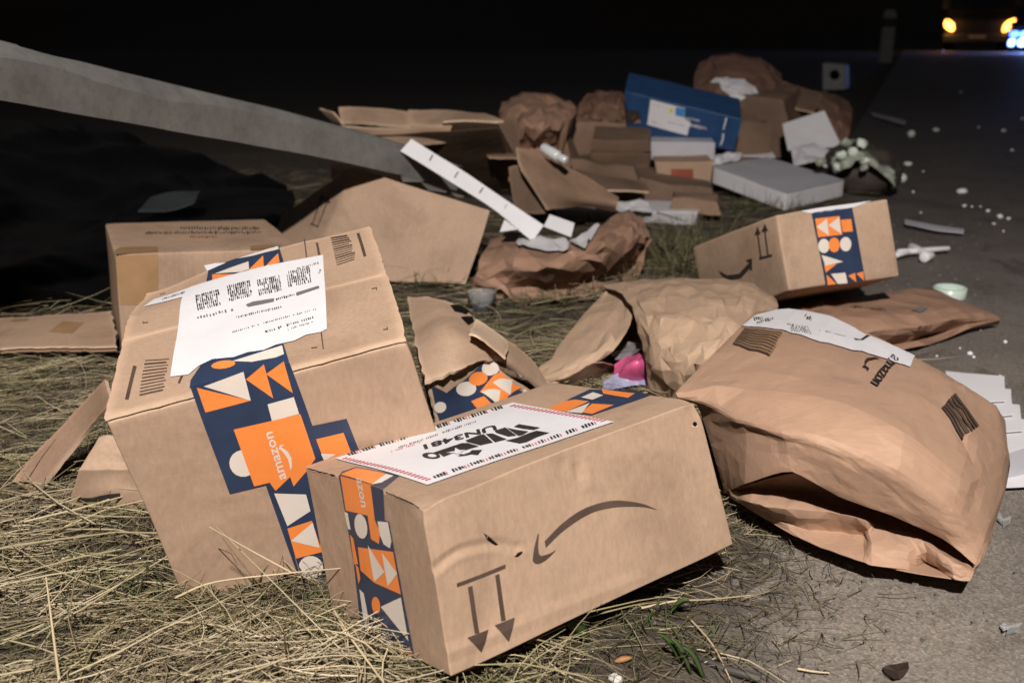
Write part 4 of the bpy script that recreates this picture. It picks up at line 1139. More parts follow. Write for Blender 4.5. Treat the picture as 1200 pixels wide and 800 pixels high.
it += [(ZB([(948,420),(962,420),(945,480),(930,525),(922,522),(936,470)]), 'paper', 0), (ZB([(920,555),(934,560),(930,610),(910,660),(900,655),(918,605)]), 'paper', 0)]
decal(Bl.front, it[3:], 'printed_panel', Bl.root, 10, .001)
decal(Bl.front, it[:3], 'shipping_label', Bl.root, 10, .0009)
box('white_box', 'narrow white box end under the blue printed box', [(762,166,2.66), (838,167,2.63), (838,188,2.64), (761,187,2.67)], Vector((.02, .22, .01)), 'paper_grey', 117)
Bo = box('small_box', 'small open tan box below the narrow white box', [(768,190,2.55), (836,189,2.52), (832,218,2.54), (772,219,2.57)], Vector((.01, .14, .0)), 'card', 119)
decal(Bo.front, [([(786,198),(812,198),(812,216),(788,216)], 'ink_rust', 0)], 'printed_mark', Bo.root, 8, .001)
box('brown_box', 'tan carton corner rising left of the dark layered cartons', [(676,142,2.75), (748,146,2.80), (740,200,2.85), (660,196,2.80)], Vector((.08, .22, .02)), 'card_brown', 121, amp=.008)
for i, (y0, y1) in enumerate(((164, 178), (180, 192), (193, 206))):
    box('flattened_box', ('uppermost', 'middle', 'lowest')[i] + ' of the dark flattened cartons stacked left of the white box end', [(694 - i * 2, y0, 2.56 - .03 * i), (762, y0 + 1, 2.60), (762, y1, 2.62), (694 - i * 2, y1, 2.58 - .03 * i)], Vector((.02, .16, .02)), 'card_dark_shaded', 123 + i, amp=.006)
box('brown_box', 'wide dark brown box at the bottom of the pile above the white package', [(722,206,2.46), (832,222,2.44), (836,244,2.44), (712,236,2.48)], Vector((.03, .18, .01)), 'card_dark_shaded', 127, amp=.008)
box('brown_box', 'large dark brown box behind the blue box, under the labelled bag', [(852,108,3.15), (918,118,3.05), (930,186,3.1), (845,176,3.2)], Vector((.12, .25, .03)), 'card_dark_shaded', 128, amp=.008)
o = panel(Net(rowsA([[(606,174,2.05), (640,186,2.08), (680,205,2.12), (724,232,2.16)], [(612,200,2.02), (645,216,2.05), (680,230,2.1), (722,238,2.14)], [(640,246,2.05), (652,244,2.08), (680,240,2.12), (720,246,2.16)]]), warp_fn(.006, 10, (), 131)), 'cardboard_flap', 'card_brown', None, 20, 12, .004, edge_mat='card_core', ragged=.001)
tag(o, 'tan triangular cardboard flap slanting below the silver tube', 'cardboard')
o = panel(Net(rowsA([[(596,196,2.06), (620,190,2.05)], [(604,250,2.10), (640,250,2.08)]]), warp_fn(.003, 10, (), 133)), 'cardboard_flap', 'card_dark_shaded', None, 10, 12, .004, edge_mat='card_core', ragged=.001)
tag(o, 'dark narrow cardboard flap left of the tan triangular flap', 'cardboard')
def bag(name, label, rows, mat, seed, nu=46, nv=36, cr_=.022, cat='bag', cf=6):
    t = thing(name, label, cat, at(*rows[-1][len(rows[-1]) // 2]))
    s_ = Facet(Net(rowsA(rows), warp_fn(.006, 9, (), seed, .008, cf)), 12, 9, .4, .010, seed)
    solid_bag(s_, 'wrapper', mat, t, nu, nv, floor=max(0.005, min(at(*p).z for r in rows for p in r) - .03))
    return t, s_
bag('paper_bag', 'crumpled brown paper bag heaped right of the open box flaps', [[(588,122,2.75), (612,112,2.72), (645,110,2.72), (672,120,2.75)], [(584,140,2.62), (612,130,2.56), (645,128,2.56), (676,132,2.62)], [(590,160,2.55), (615,152,2.48), (640,150,2.48), (664,148,2.55)], [(600,182,2.6), (615,176,2.58), (635,172,2.56), (652,168,2.6)]], 'kraft_brown', 141)
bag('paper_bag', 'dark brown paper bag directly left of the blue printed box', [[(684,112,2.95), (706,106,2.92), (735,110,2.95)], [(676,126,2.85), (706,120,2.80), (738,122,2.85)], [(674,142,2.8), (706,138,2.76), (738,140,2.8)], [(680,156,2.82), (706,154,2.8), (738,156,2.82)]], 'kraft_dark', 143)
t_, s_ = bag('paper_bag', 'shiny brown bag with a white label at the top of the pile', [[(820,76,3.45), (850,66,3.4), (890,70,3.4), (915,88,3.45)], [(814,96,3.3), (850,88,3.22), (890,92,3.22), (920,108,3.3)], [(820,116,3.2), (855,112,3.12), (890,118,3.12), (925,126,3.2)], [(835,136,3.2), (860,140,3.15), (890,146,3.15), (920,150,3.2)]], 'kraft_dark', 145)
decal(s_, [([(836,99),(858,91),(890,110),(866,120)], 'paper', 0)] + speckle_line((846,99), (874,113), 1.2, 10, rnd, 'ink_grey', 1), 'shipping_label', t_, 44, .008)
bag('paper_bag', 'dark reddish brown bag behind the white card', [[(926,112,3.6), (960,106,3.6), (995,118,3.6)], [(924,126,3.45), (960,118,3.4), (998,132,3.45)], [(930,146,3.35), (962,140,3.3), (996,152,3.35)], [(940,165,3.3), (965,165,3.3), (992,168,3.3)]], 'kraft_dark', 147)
slip('white_card', 'white card standing tilted at the right end of the pile', rowsA([[(917,146,2.95), (966,130,2.97)], [(923,177,2.86), (986,172,2.88)]]), cat='card', seed=5, t=.002)
slip('white_card', 'small grey white card lying left of the tilted white card', rowsA([[(874,164,2.95), (890,158,3.0)], [(870,184,2.8), (909,185,2.8)]]), cat='card', seed=6, t=.002)
slip('paper_slip', 'thin white paper scrap on the road beyond the pile', rowsG([[(1020,132,.02), (1062,142,.02)], [(1022,136,.012), (1060,147,.012)]]), mat='paper_grey', seed=7, t=.002)
box('crushed_box', 'crushed dark carton filling the gap between the tan flap and the small open box', [(668,192,2.42), (742,196,2.44), (752,240,2.40), (676,244,2.38)], Vector((.03, .2, .0)), 'card_dark_shaded', 161, amp=.012, crumple=.02, cfreq=7)
box('crushed_box', 'crushed brown carton behind the left end of the white flat box', [(838,150,2.85), (905,150,2.88), (900,192,2.84), (834,196,2.8)], Vector((.03, .2, .0)), 'card_dark_shaded', 163, amp=.012, crumple=.02, cfreq=7)
box('crushed_box', 'crushed tan carton under the crumpled bag right of the open box', [(590,158,2.6), (662,160,2.62), (668,205,2.58), (596,205,2.55)], Vector((.02, .2, .0)), 'card_brown', 165, amp=.012, crumple=.02, cfreq=7)
box('crushed_box', 'flattened brown carton lying at the right end of the long white package', [(786,236,2.30), (838,240,2.28), (842,256,2.28), (782,254,2.30)], Vector((.02, .12, .01)), 'card_brown', 167, amp=.01, crumple=.014, cfreq=8)
for lb, rows, mt, sd in (('loose brown cardboard flap standing behind the tan carton corner', [[(742,128,2.92), (770,116,2.95)], [(736,150,2.86), (764,150,2.88)]], 'card_brown', 171),
                         ('long brown cardboard flap lying over the crushed dark carton', [[(640,196,2.36), (700,206,2.36), (756,214,2.36)], [(636,212,2.26), (700,222,2.26), (760,226,2.28)]], 'card_dark_shaded', 172),
                         ('torn brown cardboard flap right of the shiny labelled bag', [[(918,96,3.35), (962,112,3.35)], [(912,122,3.2), (955,134,3.2)]], 'card_dark_shaded', 173),
                         ('brown cardboard flap sticking up right of the open box', [[(566,150,2.5), (604,136,2.52)], [(572,186,2.4), (612,186,2.42)]], 'card_dark_shaded', 174)):
    o = panel(Net(rowsA(rows), warp_fn(.008, 9, (), sd)), 'cardboard_flap', mt, None, 14, 8, .004, edge_mat='card_core', ragged=.004)
    tag(o, lb, 'cardboard')
for lb, rows, sd in (('crumpled white paper under the tilted white card', [[(928,176,2.82), (950,170,2.84), (974,178,2.82)], [(932,196,2.74), (952,190,2.72), (976,196,2.74)]], 175), ('thin white paper edge showing left of the white flat box', [[(838,184,2.7), (870,180,2.74)], [(836,194,2.64), (868,190,2.68)]], 176), ('white paper scrap lying on the long white package', [[(700,238,2.30), (760,236,2.32)], [(696,248,2.24), (764,246,2.24)]], 177)):
    o = panel(Facet(Net(rowsA(rows), warp_fn(.006, 12, (), sd, .006, 12)), 7, 4, .3, .006, sd), 'paper_scrap', 'paper', None, t=.001)
    tag(o, lb, 'paper')
# silver tube on the pile
def tube_obj(name, a, b_, r0, r1, mat, parent=None, seg_=14, caps=True, rounds=3):
    a, b_ = Vector(a), Vector(b_)
    ax = (b_ - a).normalized(); s1 = ax.orthogonal().normalized(); s2 = ax.cross(s1)
    prof = [(0 - .0, 0.0)]
    L = (b_ - a).length
    pr = [(0, r0 * .55), (r0 * .12, r0 * .9), (r0 * .3, r0), (L - r1 * .3, r1), (L - r1 * .12, r1 * .9), (L, r1 * .55)]
    vs, fs = [], []
    for (l, r) in pr:
        for k in range(seg_):
            t = 2 * math.pi * k / seg_
            vs.append(a + ax * l + (s1 * math.cos(t) + s2 * math.sin(t)) * r)
    for j in range(len(pr) - 1):
        for k in range(seg_):
            fs.append([j * seg_ + k, j * seg_ + (k + 1) % seg_, (j + 1) * seg_ + (k + 1) % seg_, (j + 1) * seg_ + k])
    fs.append(list(range(seg_))[::-1]); fs.append([(len(pr) - 1) * seg_ + k for k in range(seg_)])
    return mesh_obj(name, vs, fs, mat, parent)
st_ = thing('silver_tube', 'shiny silver tube lying on the tan triangular flap', 'tube', at(648,186,2.05))
tube_obj('barrel', at(636,173,2.06), at(655,184,2.03), .011, .011, 'chrome', st_)
tube_obj('cap', at(656,184.5,2.03), at(664,188.5,2.02), .0085, .0085, 'chrome', st_)

# ------------------------------------------------------------------ foam: a burst bag of packing foam and crumbs on the road
def blob(name, c, r, mat, seed, parent=None, squash=.8, amp=.35, sub=2, spin=False):
    bm = bmesh.new(); bmesh.ops.create_icosphere(bm, subdivisions=sub, radius=1)
    o3 = Vector((seed * 1.3, seed * .7, 0))
    rr = random.Random(seed); rm = Matrix.Rotation(rr.random() * 6.28, 3, Vector((rr.random() - .5, rr.random() - .5, rr.random() - .5)).normalized()) if spin else Matrix.Identity(3)
    vs = [Vector(c) + rm @ Vector((v.co.x, v.co.y, v.co.z * squash)) * r * (1 + amp * noise.noise(v.co * 1.6 + o3) + amp * .4 * noise.noise(v.co * 4 + o3)) for v in bm.verts]
    bm.verts.index_update()
    fs = [[v.index for v in f.verts] for f in bm.faces]
    bm.free()
    return mesh_obj(name, vs, fs, mat, parent)
fb = thing('burst_foam_bag', 'dark torn bag heaped with pale green packing foam by the road', 'bag', G(1010,228,0))
blob('bag_body', at(1010,200,2.70), .092, 'foam_dim', 3, fb, .82, .3, 3)
blob('bag_body', at(995,190,2.72), .06, 'foam_dim', 8, fb, .8, .3, 3)
blob('bag_body', at(1036,206,2.70), .05, 'foam_dim', 9, fb, .9, .3, 3)
fs2 = Facet(Net(rowsA([[(974,180,2.74), (992,167,2.76), (1012,166,2.76), (1030,184,2.74), (1050,196,2.70)], [(974,194,2.62), (990,180,2.60), (1012,178,2.60), (1030,192,2.60), (1050,206,2.62)], [(978,202,2.60), (992,194,2.56), (1010,190,2.56), (1032,202,2.57), (1050,220,2.62)]]), warp_fn(.006, 14, (), 77, .006, 14)), 14, 9, .4, .008, 12)
panel(fs2, 'torn_film', 'foam_film', fb, t=.001, ragged=.006)
rnd = random.Random(21)
for i, (x, y, r) in enumerate(((991,168,.016), (1010,168,.016), (1013,188,.015), (1013,196,.012), (986,182,.014), (1000,178,.014), (962,190,.014), (980,196,.012))):
    blob('foam_piece', at(x, y, 2.57), r, 'foam' if i % 3 else 'foam_film', i, fb, .6, .55, 2, True)
crumbs = [(1068,157,.017,0,'ball'), (1057,209,.015,0,'ball'), (1097,152,.016,1,''), (1064,192,.014,1,''), (1176,153,.012,1,''), (1127,224,.016,2,'')]
labs = ['round pale foam ball on the road beyond the foam bag', 'round pale foam ball beside the burst foam bag', 'white foam chip on the road right of the far foam ball', 'flat white foam chip between the two foam balls', 'white foam chip on the road near the right edge', 'largest white foam chip lying alone in mid road']
for i, (x, y, r, k, _) in enumerate(crumbs):
    o = blob('foam_ball' if k == 0 else 'foam_chip', G(x, y, r * (.9 if k == 0 else .45)), r, 'foam' if k == 0 else 'foam_white', 60 + i, None, 1.0 if k == 0 else .5, .06 if k == 0 else .4)
    tag(o, labs[i], 'foam')
small = [(1130,241,5), (1158,247,5), (1172,254,7), (1182,256,5), (1165,262,4), (1176,271,3), (1139,242,3), (1149,242,3), (1137,414,7), (1178,400,4), (1080,404,3), (1082,201,3), (1186,176,4), (1070,225,4), (1079,249,3), (1147,149,3), (1198,139,4), (1141,418,4), (1098,417,3), (1178,401,5), (1125,408,3), (1172,440,3), (1105,60,3), (1128,66,3), (1126,108,3)]
for i, (x, y, s_) in enumerate(small):
    d_ = (G(x, y, 0) - EYE).length
    r = s_ * .5 * d_ / FPX
    o = blob('foam_crumb', G(x, y, r * .6), r, 'foam_white', 90 + i, None, .7, .4, 1)
    tag(o, 'tiny white foam crumb scattered on the asphalt', 'foam', 'foam crumbs on the road')
slip('foam_strip', 'thin grey plastic strip lying on the asphalt right of the tilted box', rowsG([[(1060,258,.012), (1095,265,.012), (1130,270,.01)], [(1060,263,.01), (1095,270,.01), (1129,274,.008)]]), mat='paper_grey', seed=9, t=.003, cat='strip')
pk = thing('broken_plastic', 'broken white plastic piece on the asphalt beside the tilted box', 'plastic', G(1080,300,0))
for i, (a, b_, r) in enumerate((((1052,296), (1112,291), .007), ((1068,290), (1090,300), .010), ((1082,302), (1092,299), .011), ((1050,299), (1070,294), .006))):
    tube_obj('shard', G(*a, .012), G(*b_, .012), r, r * .7, 'foam_white', pk, 7)
# green white jar lid
jl = thing('jar_lid', 'pale green ring lid on the asphalt behind the flat parcel', 'lid', G(1113,348,0))
c_ = G(1113,342,.008); vs, fs = [], []
for (r, z) in ((.026, -.008), (.027, .008), (.0245, .009), (.024, -.002), (.001, -.002)):
    for k in range(28):
        t = 2 * math.pi * k / 28
        vs.append(c_ + Vector((r * math.cos(t), r * math.sin(t), z)))
for j in range(4):
    for k in range(28): fs.append([j * 28 + k, j * 28 + (k + 1) % 28, (j + 1) * 28 + (k + 1) % 28, (j + 1) * 28 + k])
mesh_obj('rim', vs, fs, 'lid_green', jl)
# clear cup
cc = thing('clear_cup', 'small clear plastic cup in the grass beside the crumpled bag', 'cup', G(564,370,0))
c_ = G(564,371,0); vs, fs = [], []
for (r, z) in ((.019, .002), (.023, .040), (.024, .041), (.0225, .040), (.018, .004), (.0005, .004)):
    for k in range(24):
        t = 2 * math.pi * k / 24
        vs.append(c_ + Vector((r * math.cos(t), r * math.sin(t), z)))
for j in range(5):
    for k in range(24): fs.append([j * 24 + k, j * 24 + (k + 1) % 24, (j + 1) * 24 + (k + 1) % 24, (j + 1) * 24 + k])
fs.append([k for k in range(24)][::-1])
mesh_obj('wall', vs, fs, 'clear_plastic', cc)
# fanned white cards right of the mailer
cardname = ['topmost and farthest', 'second', 'third', 'fourth', 'nearest and lowest']
quads = [[(1108,436), (1177,442), (1178,470), (1110,474)], [(1120,454), (1185,457), (1187,486), (1124,492)], [(1130,470), (1195,475), (1198,505), (1134,510)], [(1140,488), (1206,492), (1210,530), (1144,536)], [(1150,508), (1216,512), (1214,570), (1160,572)]]
for i, q in enumerate(quads):
    z = .022 - .004 * i
    p = [G(x, y, z) for x, y in q]
    slip('white_card', cardname[i] + ' of the fanned white cards right of the big mailer', [[p[0], p[1]], [p[3], p[2]]], 'paper', .0012, cat='card', seed=20 + i)
slip('grey_card', 'bent grey card in shade at the right edge below the white cards', rowsG([[(1172,535,.03), (1215,520,.035)], [(1166,566,.004), (1212,556,.004)]]), 'paper_grey', .0012, cat='card', seed=27)
# clear glass shards on the asphalt
rnd = random.Random(8)
for i, (x, y) in enumerate(((1172,608), (1160,604), (1180,612), (1176,735), (1188,738), (1160,618))):
    p = G(x, y, .003); a = rnd.random() * 6
    e1 = Vector((math.cos(a), math.sin(a), .25)) * .009; e2 = Vector((-math.sin(a), math.cos(a), .1)) * .004
    q = [p - e1, p + e2, p + e1, p - e2 * .6]
    o = mesh_obj('glass_shard', q + [v + Vector((0, 0, .0015)) for v in q], [[3,2,1,0], [4,5,6,7], [0,1,5,4], [1,2,6,5], [2,3,7,6], [3,0,4,7]], 'clear_plastic', None, False)
    tag(o, 'small clear glass shard on the asphalt beside the big mailer', 'shard', 'glass shards on the asphalt')

# ------------------------------------------------------------------ black sheeting at the far left
bs = thing('black_sheeting', 'glossy black plastic sheeting heaped behind the cardboard sheet at left', 'sheeting', G(40,345,0))
s_ = Net(rowsA([[(-260,150,3.0), (-60,140,3.0), (120,150,2.9), (260,190,2.6), (340,215,2.4)], [(-260,200,2.4), (-60,190,2.4), (110,205,2.35), (250,228,2.2), (340,240,2.15)], [(-260,275,1.9), (-60,262,1.9), (100,275,1.85), (230,262,1.95), (330,262,2.0)], [(-260,340,1.62), (-60,330,1.62), (100,335,1.6), (220,320,1.75), (330,300,1.85)], [(-260,372,1.52), (-60,368,1.52), (110,364,1.55), (220,352,1.62), (330,335,1.72)]]), warp_fn(.03, 4, (), 151, .03, 5))
solid_bag(s_, 'sheet', 'black_plastic', bs, 70, 50)
o = panel(Net(rowsA([[(175,232,1.98), (205,226,1.98), (236,224,1.98)], [(162,248,1.86), (200,246,1.86), (228,238,1.86)]]), warp_fn(.004, 12, (), 153)), 'plastic_scrap', 'grey_plastic', None, 14, 8, .002)
o2 = panel(Facet(Net(rowsG([[(28,322,.03), (52,312,.045), (74,308,.04)], [(20,338,.012), (50,334,.02), (72,328,.02)]]), warp_fn(.004, 14, (), 155)), 6, 3, .35, .008, 4), 'film_scrap', 'film', None, t=.0008)  # film piece added to stand in for the highlight on the sheeting
tag(o2, 'crumpled clear film added as a glint in front of the black sheeting at left', 'film')
tag(o, 'dull grey plastic scrap on the black sheeting behind the taped box', 'scrap')

# ------------------------------------------------------------------ far roadside: white block, marker post, recovery truck, patrol car
wb_ = thing('white_block', 'white block with a dark hole standing on the dark verge far behind', 'block', G(978,106,0))
KK = hexa([at(964,74,8.4), at(990,76,8.4), at(991,105,8.4), at(964,106,8.4)], Vector((.1, .2, 0)), -.02)
q = Quad(KK[0,0,0], KK[1,0,0], KK[1,0,1], KK[0,0,1])
ks = [KK[k] for k in ((0,0,0), (1,0,0), (1,1,0), (0,1,0), (0,0,1), (1,0,1), (1,1,1), (0,1,1))]
bevel(mesh_obj('casing', ks, [[0,1,5,4],[1,2,6,5],[2,3,7,6],[3,0,4,7],[4,5,6,7],[3,2,1,0]], 'post_white', wb_, False), .008)
decal(q, [(ell(978,88,6,6), 'dark_hole', 0)], 'hole', wb_, 4, .002)
mp = thing('marker_post', 'pale roadside marker post in the dark beyond the pile', 'post', G(1037,72,0))
b0 = G(1037,72,0); w_ = .11
mesh_obj('blade', [(b0.x + dx * w_ * k, b0.y + dy * .05, z) for z, k in ((-.03, 1), (.85, 1), (.93, .6)) for dx, dy in ((-1,-1), (1,-1), (1,1), (-1,1))], [[0,1,5,4],[1,2,6,5],[2,3,7,6],[3,0,4,7],[4,5,9,8],[5,6,10,9],[6,7,11,10],[7,4,8,11],[8,9,10,11]], 'post_white', mp, False)
mesh_obj('dark_band', [(b0.x + dx * w_ * 1.02, b0.y + dy * .053, z) for z in (.62, .78) for dx, dy in ((-1,-1), (1,-1), (1,1), (-1,1))], [[0,1,5,4],[1,2,6,5],[2,3,7,6],[3,0,4,7]], 'grey_plastic', mp, False)

def prism(name, prof, x0, x1, mat, parent, inset=0.0, bev=.03):
    """side profile (y,z) extruded across x in the parent's own frame"""
    n = len(prof)
    vs = [(x0, y, z) for y, z in prof] + [(x1, y, z) for y, z in prof]
    fs = [list(range(n))[::-1], [n + i for i in range(n)]] + [[i, (i + 1) % n, n + (i + 1) % n, n + i] for i in range(n)]
    o = mesh_obj(name, vs, fs, mat, None, False)
    o.parent = parent
    bm = bmesh.new(); bm.from_mesh(o.data); bmesh.ops.recalc_face_normals(bm, faces=bm.faces); bm.to_mesh(o.data); bm.free()
    if bev: bevel(o, bev, 2, 30)
    return o
def disc(name, c, r, w, mat, parent, n=24):
    vs = [(c[0] + s_ * w / 2, c[1] + r * math.cos(t), c[2] + r * math.sin(t)) for s_ in (-1, 1) for t in (2 * math.pi * k / n for k in range(n))]
    fs = [list(range(n))[::-1], [n + k for k in range(n)]] + [[k, (k + 1) % n, n + (k + 1) % n, n + k] for k in range(n)]
    o = mesh_obj(name, vs, fs, mat, None, False); o.parent = parent
    bevel(o, .02)
    return o
def lamp_part(name, c, sx, sz, mat, parent, slant=0.0):
    pr = [(-1, -.6), (-.5, -1), (.6, -.9), (1, -.1), (.8, .8), (-.2, 1), (-.9, .5)]
    vs = [(c[0] + a * sx, c[1] + dy, c[2] + b_ * sz + a * slant) for dy in (0, .06) for a, b_ in pr]
    n = len(pr)
    fs = [list(range(n)), [n + i for i in range(n)][::-1]] + [[i, n + i, n + (i + 1) % n, (i + 1) % n] for i in range(n)]
    o = mesh_obj(name, vs, fs, mat, None, False); o.parent = parent
    return o
TY = 33.0
tc = at(1147, 30, TY)
truck = thing('recovery_truck', 'dark truck with two amber lamps facing down the road', 'truck', (tc.x, tc.y, 0))
LH = tc.z; HS = (1178 - 1115) / 2 / FPX * TY
prism('cab', [(0, .35), (-.05, 1.0), (.15, 1.25), (.55, 2.25), (1.9, 2.35), (2.0, .35)], -1.05, 1.05, 'car_paint', truck)
prism('windscreen', [(.12, 1.32), (.47, 2.15), (.50, 2.13), (.16, 1.30)], -.92, .92, 'car_glass', truck, bev=0)
prism('bumper', [(-.12, .28), (-.12, .55), (.05, .58), (.05, .28)], -1.08, 1.08, 'grey_plastic', truck)
prism('load_bed', [(2.05, .6), (2.05, 2.6), (6.4, 2.6), (6.4, .6)], -1.1, 1.1, 'car_red', truck)
for s_ in (-1, 1):
    disc('wheel', (s_ * .9, .75, .42), .42, .26, 'tyre', truck); disc('wheel', (s_ * .9, 4.9, .42), .42, .3, 'tyre', truck)
    prism('mirror', [(.25, 1.4), (.25, 1.75), (.35, 1.75), (.35, 1.4)], s_ * 1.12 - .1, s_ * 1.12 + .1, 'car_paint', truck)
    lamp_part('headlamp', (s_ * HS, -.16, LH), .17, .16, 'amber_lit', truck, .1 * s_)
    l = bpy.data.lights.new('lamp_light', 'POINT'); l.energy = 12; l.color = (1, .42, .08); l.shadow_soft_size = .12
    lo = bpy.data.objects.new('lamp_light', l); COL.objects.link(lo); lo.parent = truck; lo.location = (s_ * HS, -.35, LH)
truck.rotation_euler = (0, 0, -.42)
prism('number_plate', [(-.14, .42), (-.14, .52), (-.125, .52), (-.125, .42)], -.26, .26, 'post_white', truck, bev=0)
for s_ in (-1, 1): prism('marker_lamp', [(.45, 2.30), (.45, 2.36), (.5, 2.36), (.5, 2.30)], s_ * .35 - .22, s_ * .35 + .22, 'post_white', truck, bev=0)
CY = 30.0
pcx = at(1221, 42, CY)
car = thing('patrol_car', 'car with bright blue strobe lights cut off by the right edge', 'car', (pcx.x, pcx.y, 0))
prism('body', [(0, .3), (-.05, .62), (.2, .78), (1.2, .92), (3.9, .95), (4.2, .8), (4.25, .3)], -.88, .88, 'car_paint', car)
prism('cabin', [(1.1, .9), (1.75, 1.42), (3.1, 1.45), (3.85, .93)], -.74, .74, 'car_glass', car)
for s_ in (-1, 1):
    disc('wheel', (s_ * .78, .8, .31), .31, .2, 'tyre', car); disc('wheel', (s_ * .78, 3.4, .31), .31, .2, 'tyre', car)
for dx in (-.76, -.48, .48, .76):
    lamp_part('strobe_lamp', (dx, -.1, pcx.z + .05), .13, .085, 'blue_lit', car)
    lamp_part('headlamp', (dx - .05, -.1, pcx.z - .2), .10, .12, 'white_lit', car)
car.rotation_euler = (0, 0, -.42)
l = bpy.data.lights.new('strobe_light', 'POINT'); l.energy = 320; l.color = (.25, .4, 1); l.shadow_soft_size = .15
lo = bpy.data.objects.new('strobe_light', l); COL.objects.link(lo); lo.parent = car; lo.location = (-.2, -.5, .45)

# ------------------------------------------------------------------ straw, grass, grit
def blades(name, specs, mat, seed):
    """specs: (root, dir, length, width, sag, tone, rise) -> three-sided bent stalks in one mesh"""
    rnd = random.Random(seed)
    V_, F_, T_ = [], [], []
    for (p, d, L, w, sag, tone, rise) in specs:
        nseg = 4 if L > .05 else 3
        side = Vector((-d.y, d.x, 0)).normalized()
        bend = (rnd.random() - .5) * L * .7; kink = nseg > 2 and rnd.random() < .3; kk = (rnd.random() - .5) * L * .35
        base = len(V_)
        for k in range(nseg + 1):
            t = k / nseg
            c_ = p + d * (L * t) + side * (bend * 4 * t * (1 - t) * .5) + Vector((0, 0, rise * t - sag * t * t)) + (side * (kk * max(0, t - .5) * 2) if kink else side * 0)
            ww = w * (1 - .75 * t * t) * .5
            V_ += [c_ - side * ww, c_ + side * ww, c_ + Vector((0, 0, ww * 1.2))]
            T_ += [tone] * 3
        for k in range(nseg):
            a = base + k * 3
            for e in range(3):
                f = (e + 1) % 3
                F_.append([a + e, a + f, a + 3 + f, a + 3 + e])
    o = mesh_obj(name, V_, F_, mat)
    at_ = o.data.attributes.new('tone', 'FLOAT', 'POINT')
    at_.data.foreach_set('value', T_)
    o['kind'] = 'stuff'
    return o
rnd = random.Random(77)
def straw_density(x, y):
    s = road_side(x, y)
    if s > .06: return 0.0
    k = smooth01((-s) / .22)
    bare = smooth01((x + .02) / .10) * (1 - smooth01((y - .72) / .12))       # trodden bare soil by the road edge
    return max(.04, k) * (1 - .86 * bare)
sp = []
def lay_straw(count, ylo, yspan, ypow, lmin, lspan, w0, wspan, zs, tone0, tlim):
    n = 0; tries = 0
    while n < count and tries < tlim:
        tries += 1
        y = ylo + yspan * rnd.random() ** ypow
        x = (rnd.random() * 2 - 1) * (.36 + .60 * y) + .1 * y
        dn = straw_density(x, y)
        if rnd.random() > dn * (.35 + .9 * smooth01(.5 + 1.1 * noise.noise(Vector((x * 16, y * 16, 11))))): continue
        clump = .5 + .5 * noise.noise(Vector((x * 9, y * 9, 5)))
        L = lmin + lspan * rnd.random() ** 2
        a = rnd.gauss(.2, .85) + (math.pi if rnd.random() < .5 else 0) + 1.3 * noise.noise(Vector((x * 6, y * 6, 9)))
        lay = rnd.random()
        z0 = verge_z(x, y) + .001 + zs * lay * (.2 + .8 * clump) * min(1, dn * 1.5) * (1 - .7 * math.exp(-(((x + .2) / .16) ** 2 + ((y - .67) / .07) ** 2)))
        d = Vector((math.cos(a), math.sin(a), rnd.gauss(.02, .10)))
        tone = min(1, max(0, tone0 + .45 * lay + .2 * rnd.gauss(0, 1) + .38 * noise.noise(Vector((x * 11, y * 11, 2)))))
        sp.append((Vector((x, y, z0)), d, L, w0 + wspan * rnd.random() ** 2, L * .12 * rnd.random(), tone, L * .12 * rnd.random()))
        n += 1
lay_straw(26000, .38, 1.0, 1.3, .012, .05, .0004, .0006, .022, .10, 220000)       # fine matted litter near the camera
lay_straw(9000, 1.2, 1.9, 1.2, .03, .08, .0008, .001, .022, .05, 60000)            # further back
lay_straw(13000, .38, 1.0, 1.5, .025, .06, .0007, .0008, .027, .26, 90000)      # broader cut blades
lay_straw(3000, .38, 1.3, 1.4, .04, .13, .0007, .0010, .030, .36, 40000)           # single stalks on top
for i in range(40):                                                        # a few longer, prouder stalks near the camera
    x = -.45 + .5 * rnd.random(); y = .44 + .4 * rnd.random()
    if straw_density(x, y) < .4: continue
    a = rnd.gauss(.2, .7) + (math.pi if rnd.random() < .5 else 0)
    sp.append((Vector((x, y, verge_z(x, y) + .018)), Vector((math.cos(a), math.sin(a), .05)), .12 + .1 * rnd.random(), (.0012 + .001 * rnd.random()), .02, .55 + .4 * rnd.random(), .02 * rnd.random()))
for i in range(3600):
    y = .42 + .5 * rnd.random(); x = -.06 + .42 * rnd.random() + .25 * (y - .5)
    if road_side(x, y) > -.05 + .10 * rnd.random() ** 3: continue
    a = rnd.random() * 6.283
    sp.append((Vector((x, y, max(0, verge_z(x, y)) + .001 + .004 * rnd.random())), Vector((math.cos(a), math.sin(a), rnd.gauss(.1, .2))), .006 + .035 * rnd.random() ** 2, .0004 + .0007 * rnd.random(), .004 * rnd.random(), max(0, rnd.gauss(.22, .18)), .006 * rnd.random()))
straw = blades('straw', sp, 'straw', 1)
straw['label'] = 'dry tangled straw and cut grass covering the verge'; straw['category'] = 'straw'
sp = []
def tuft(px, py, n, hgt, spread, tones=(.1, .8)):
    c_ = G(px, py, 0)
    for _ in range(n):
        a = rnd.random() * 2 * math.pi; r = spread * rnd.random() ** .6
        x, y = c_.x + r * math.cos(a), c_.y + r * math.sin(a)
        d = Vector((math.cos(a) * .5 + rnd.gauss(0, .2), math.sin(a) * .5 + rnd.gauss(0, .2), 1.0)).normalized()
        L = hgt * (.5 + .7 * rnd.random())
        sp.append((Vector((x, y, verge_z(x, y) - .003)), d, L, .0013 + .0012 * rnd.random(), L * .35 * rnd.random(), tones[0] + (tones[1] - tones[0]) * rnd.random(), 0))
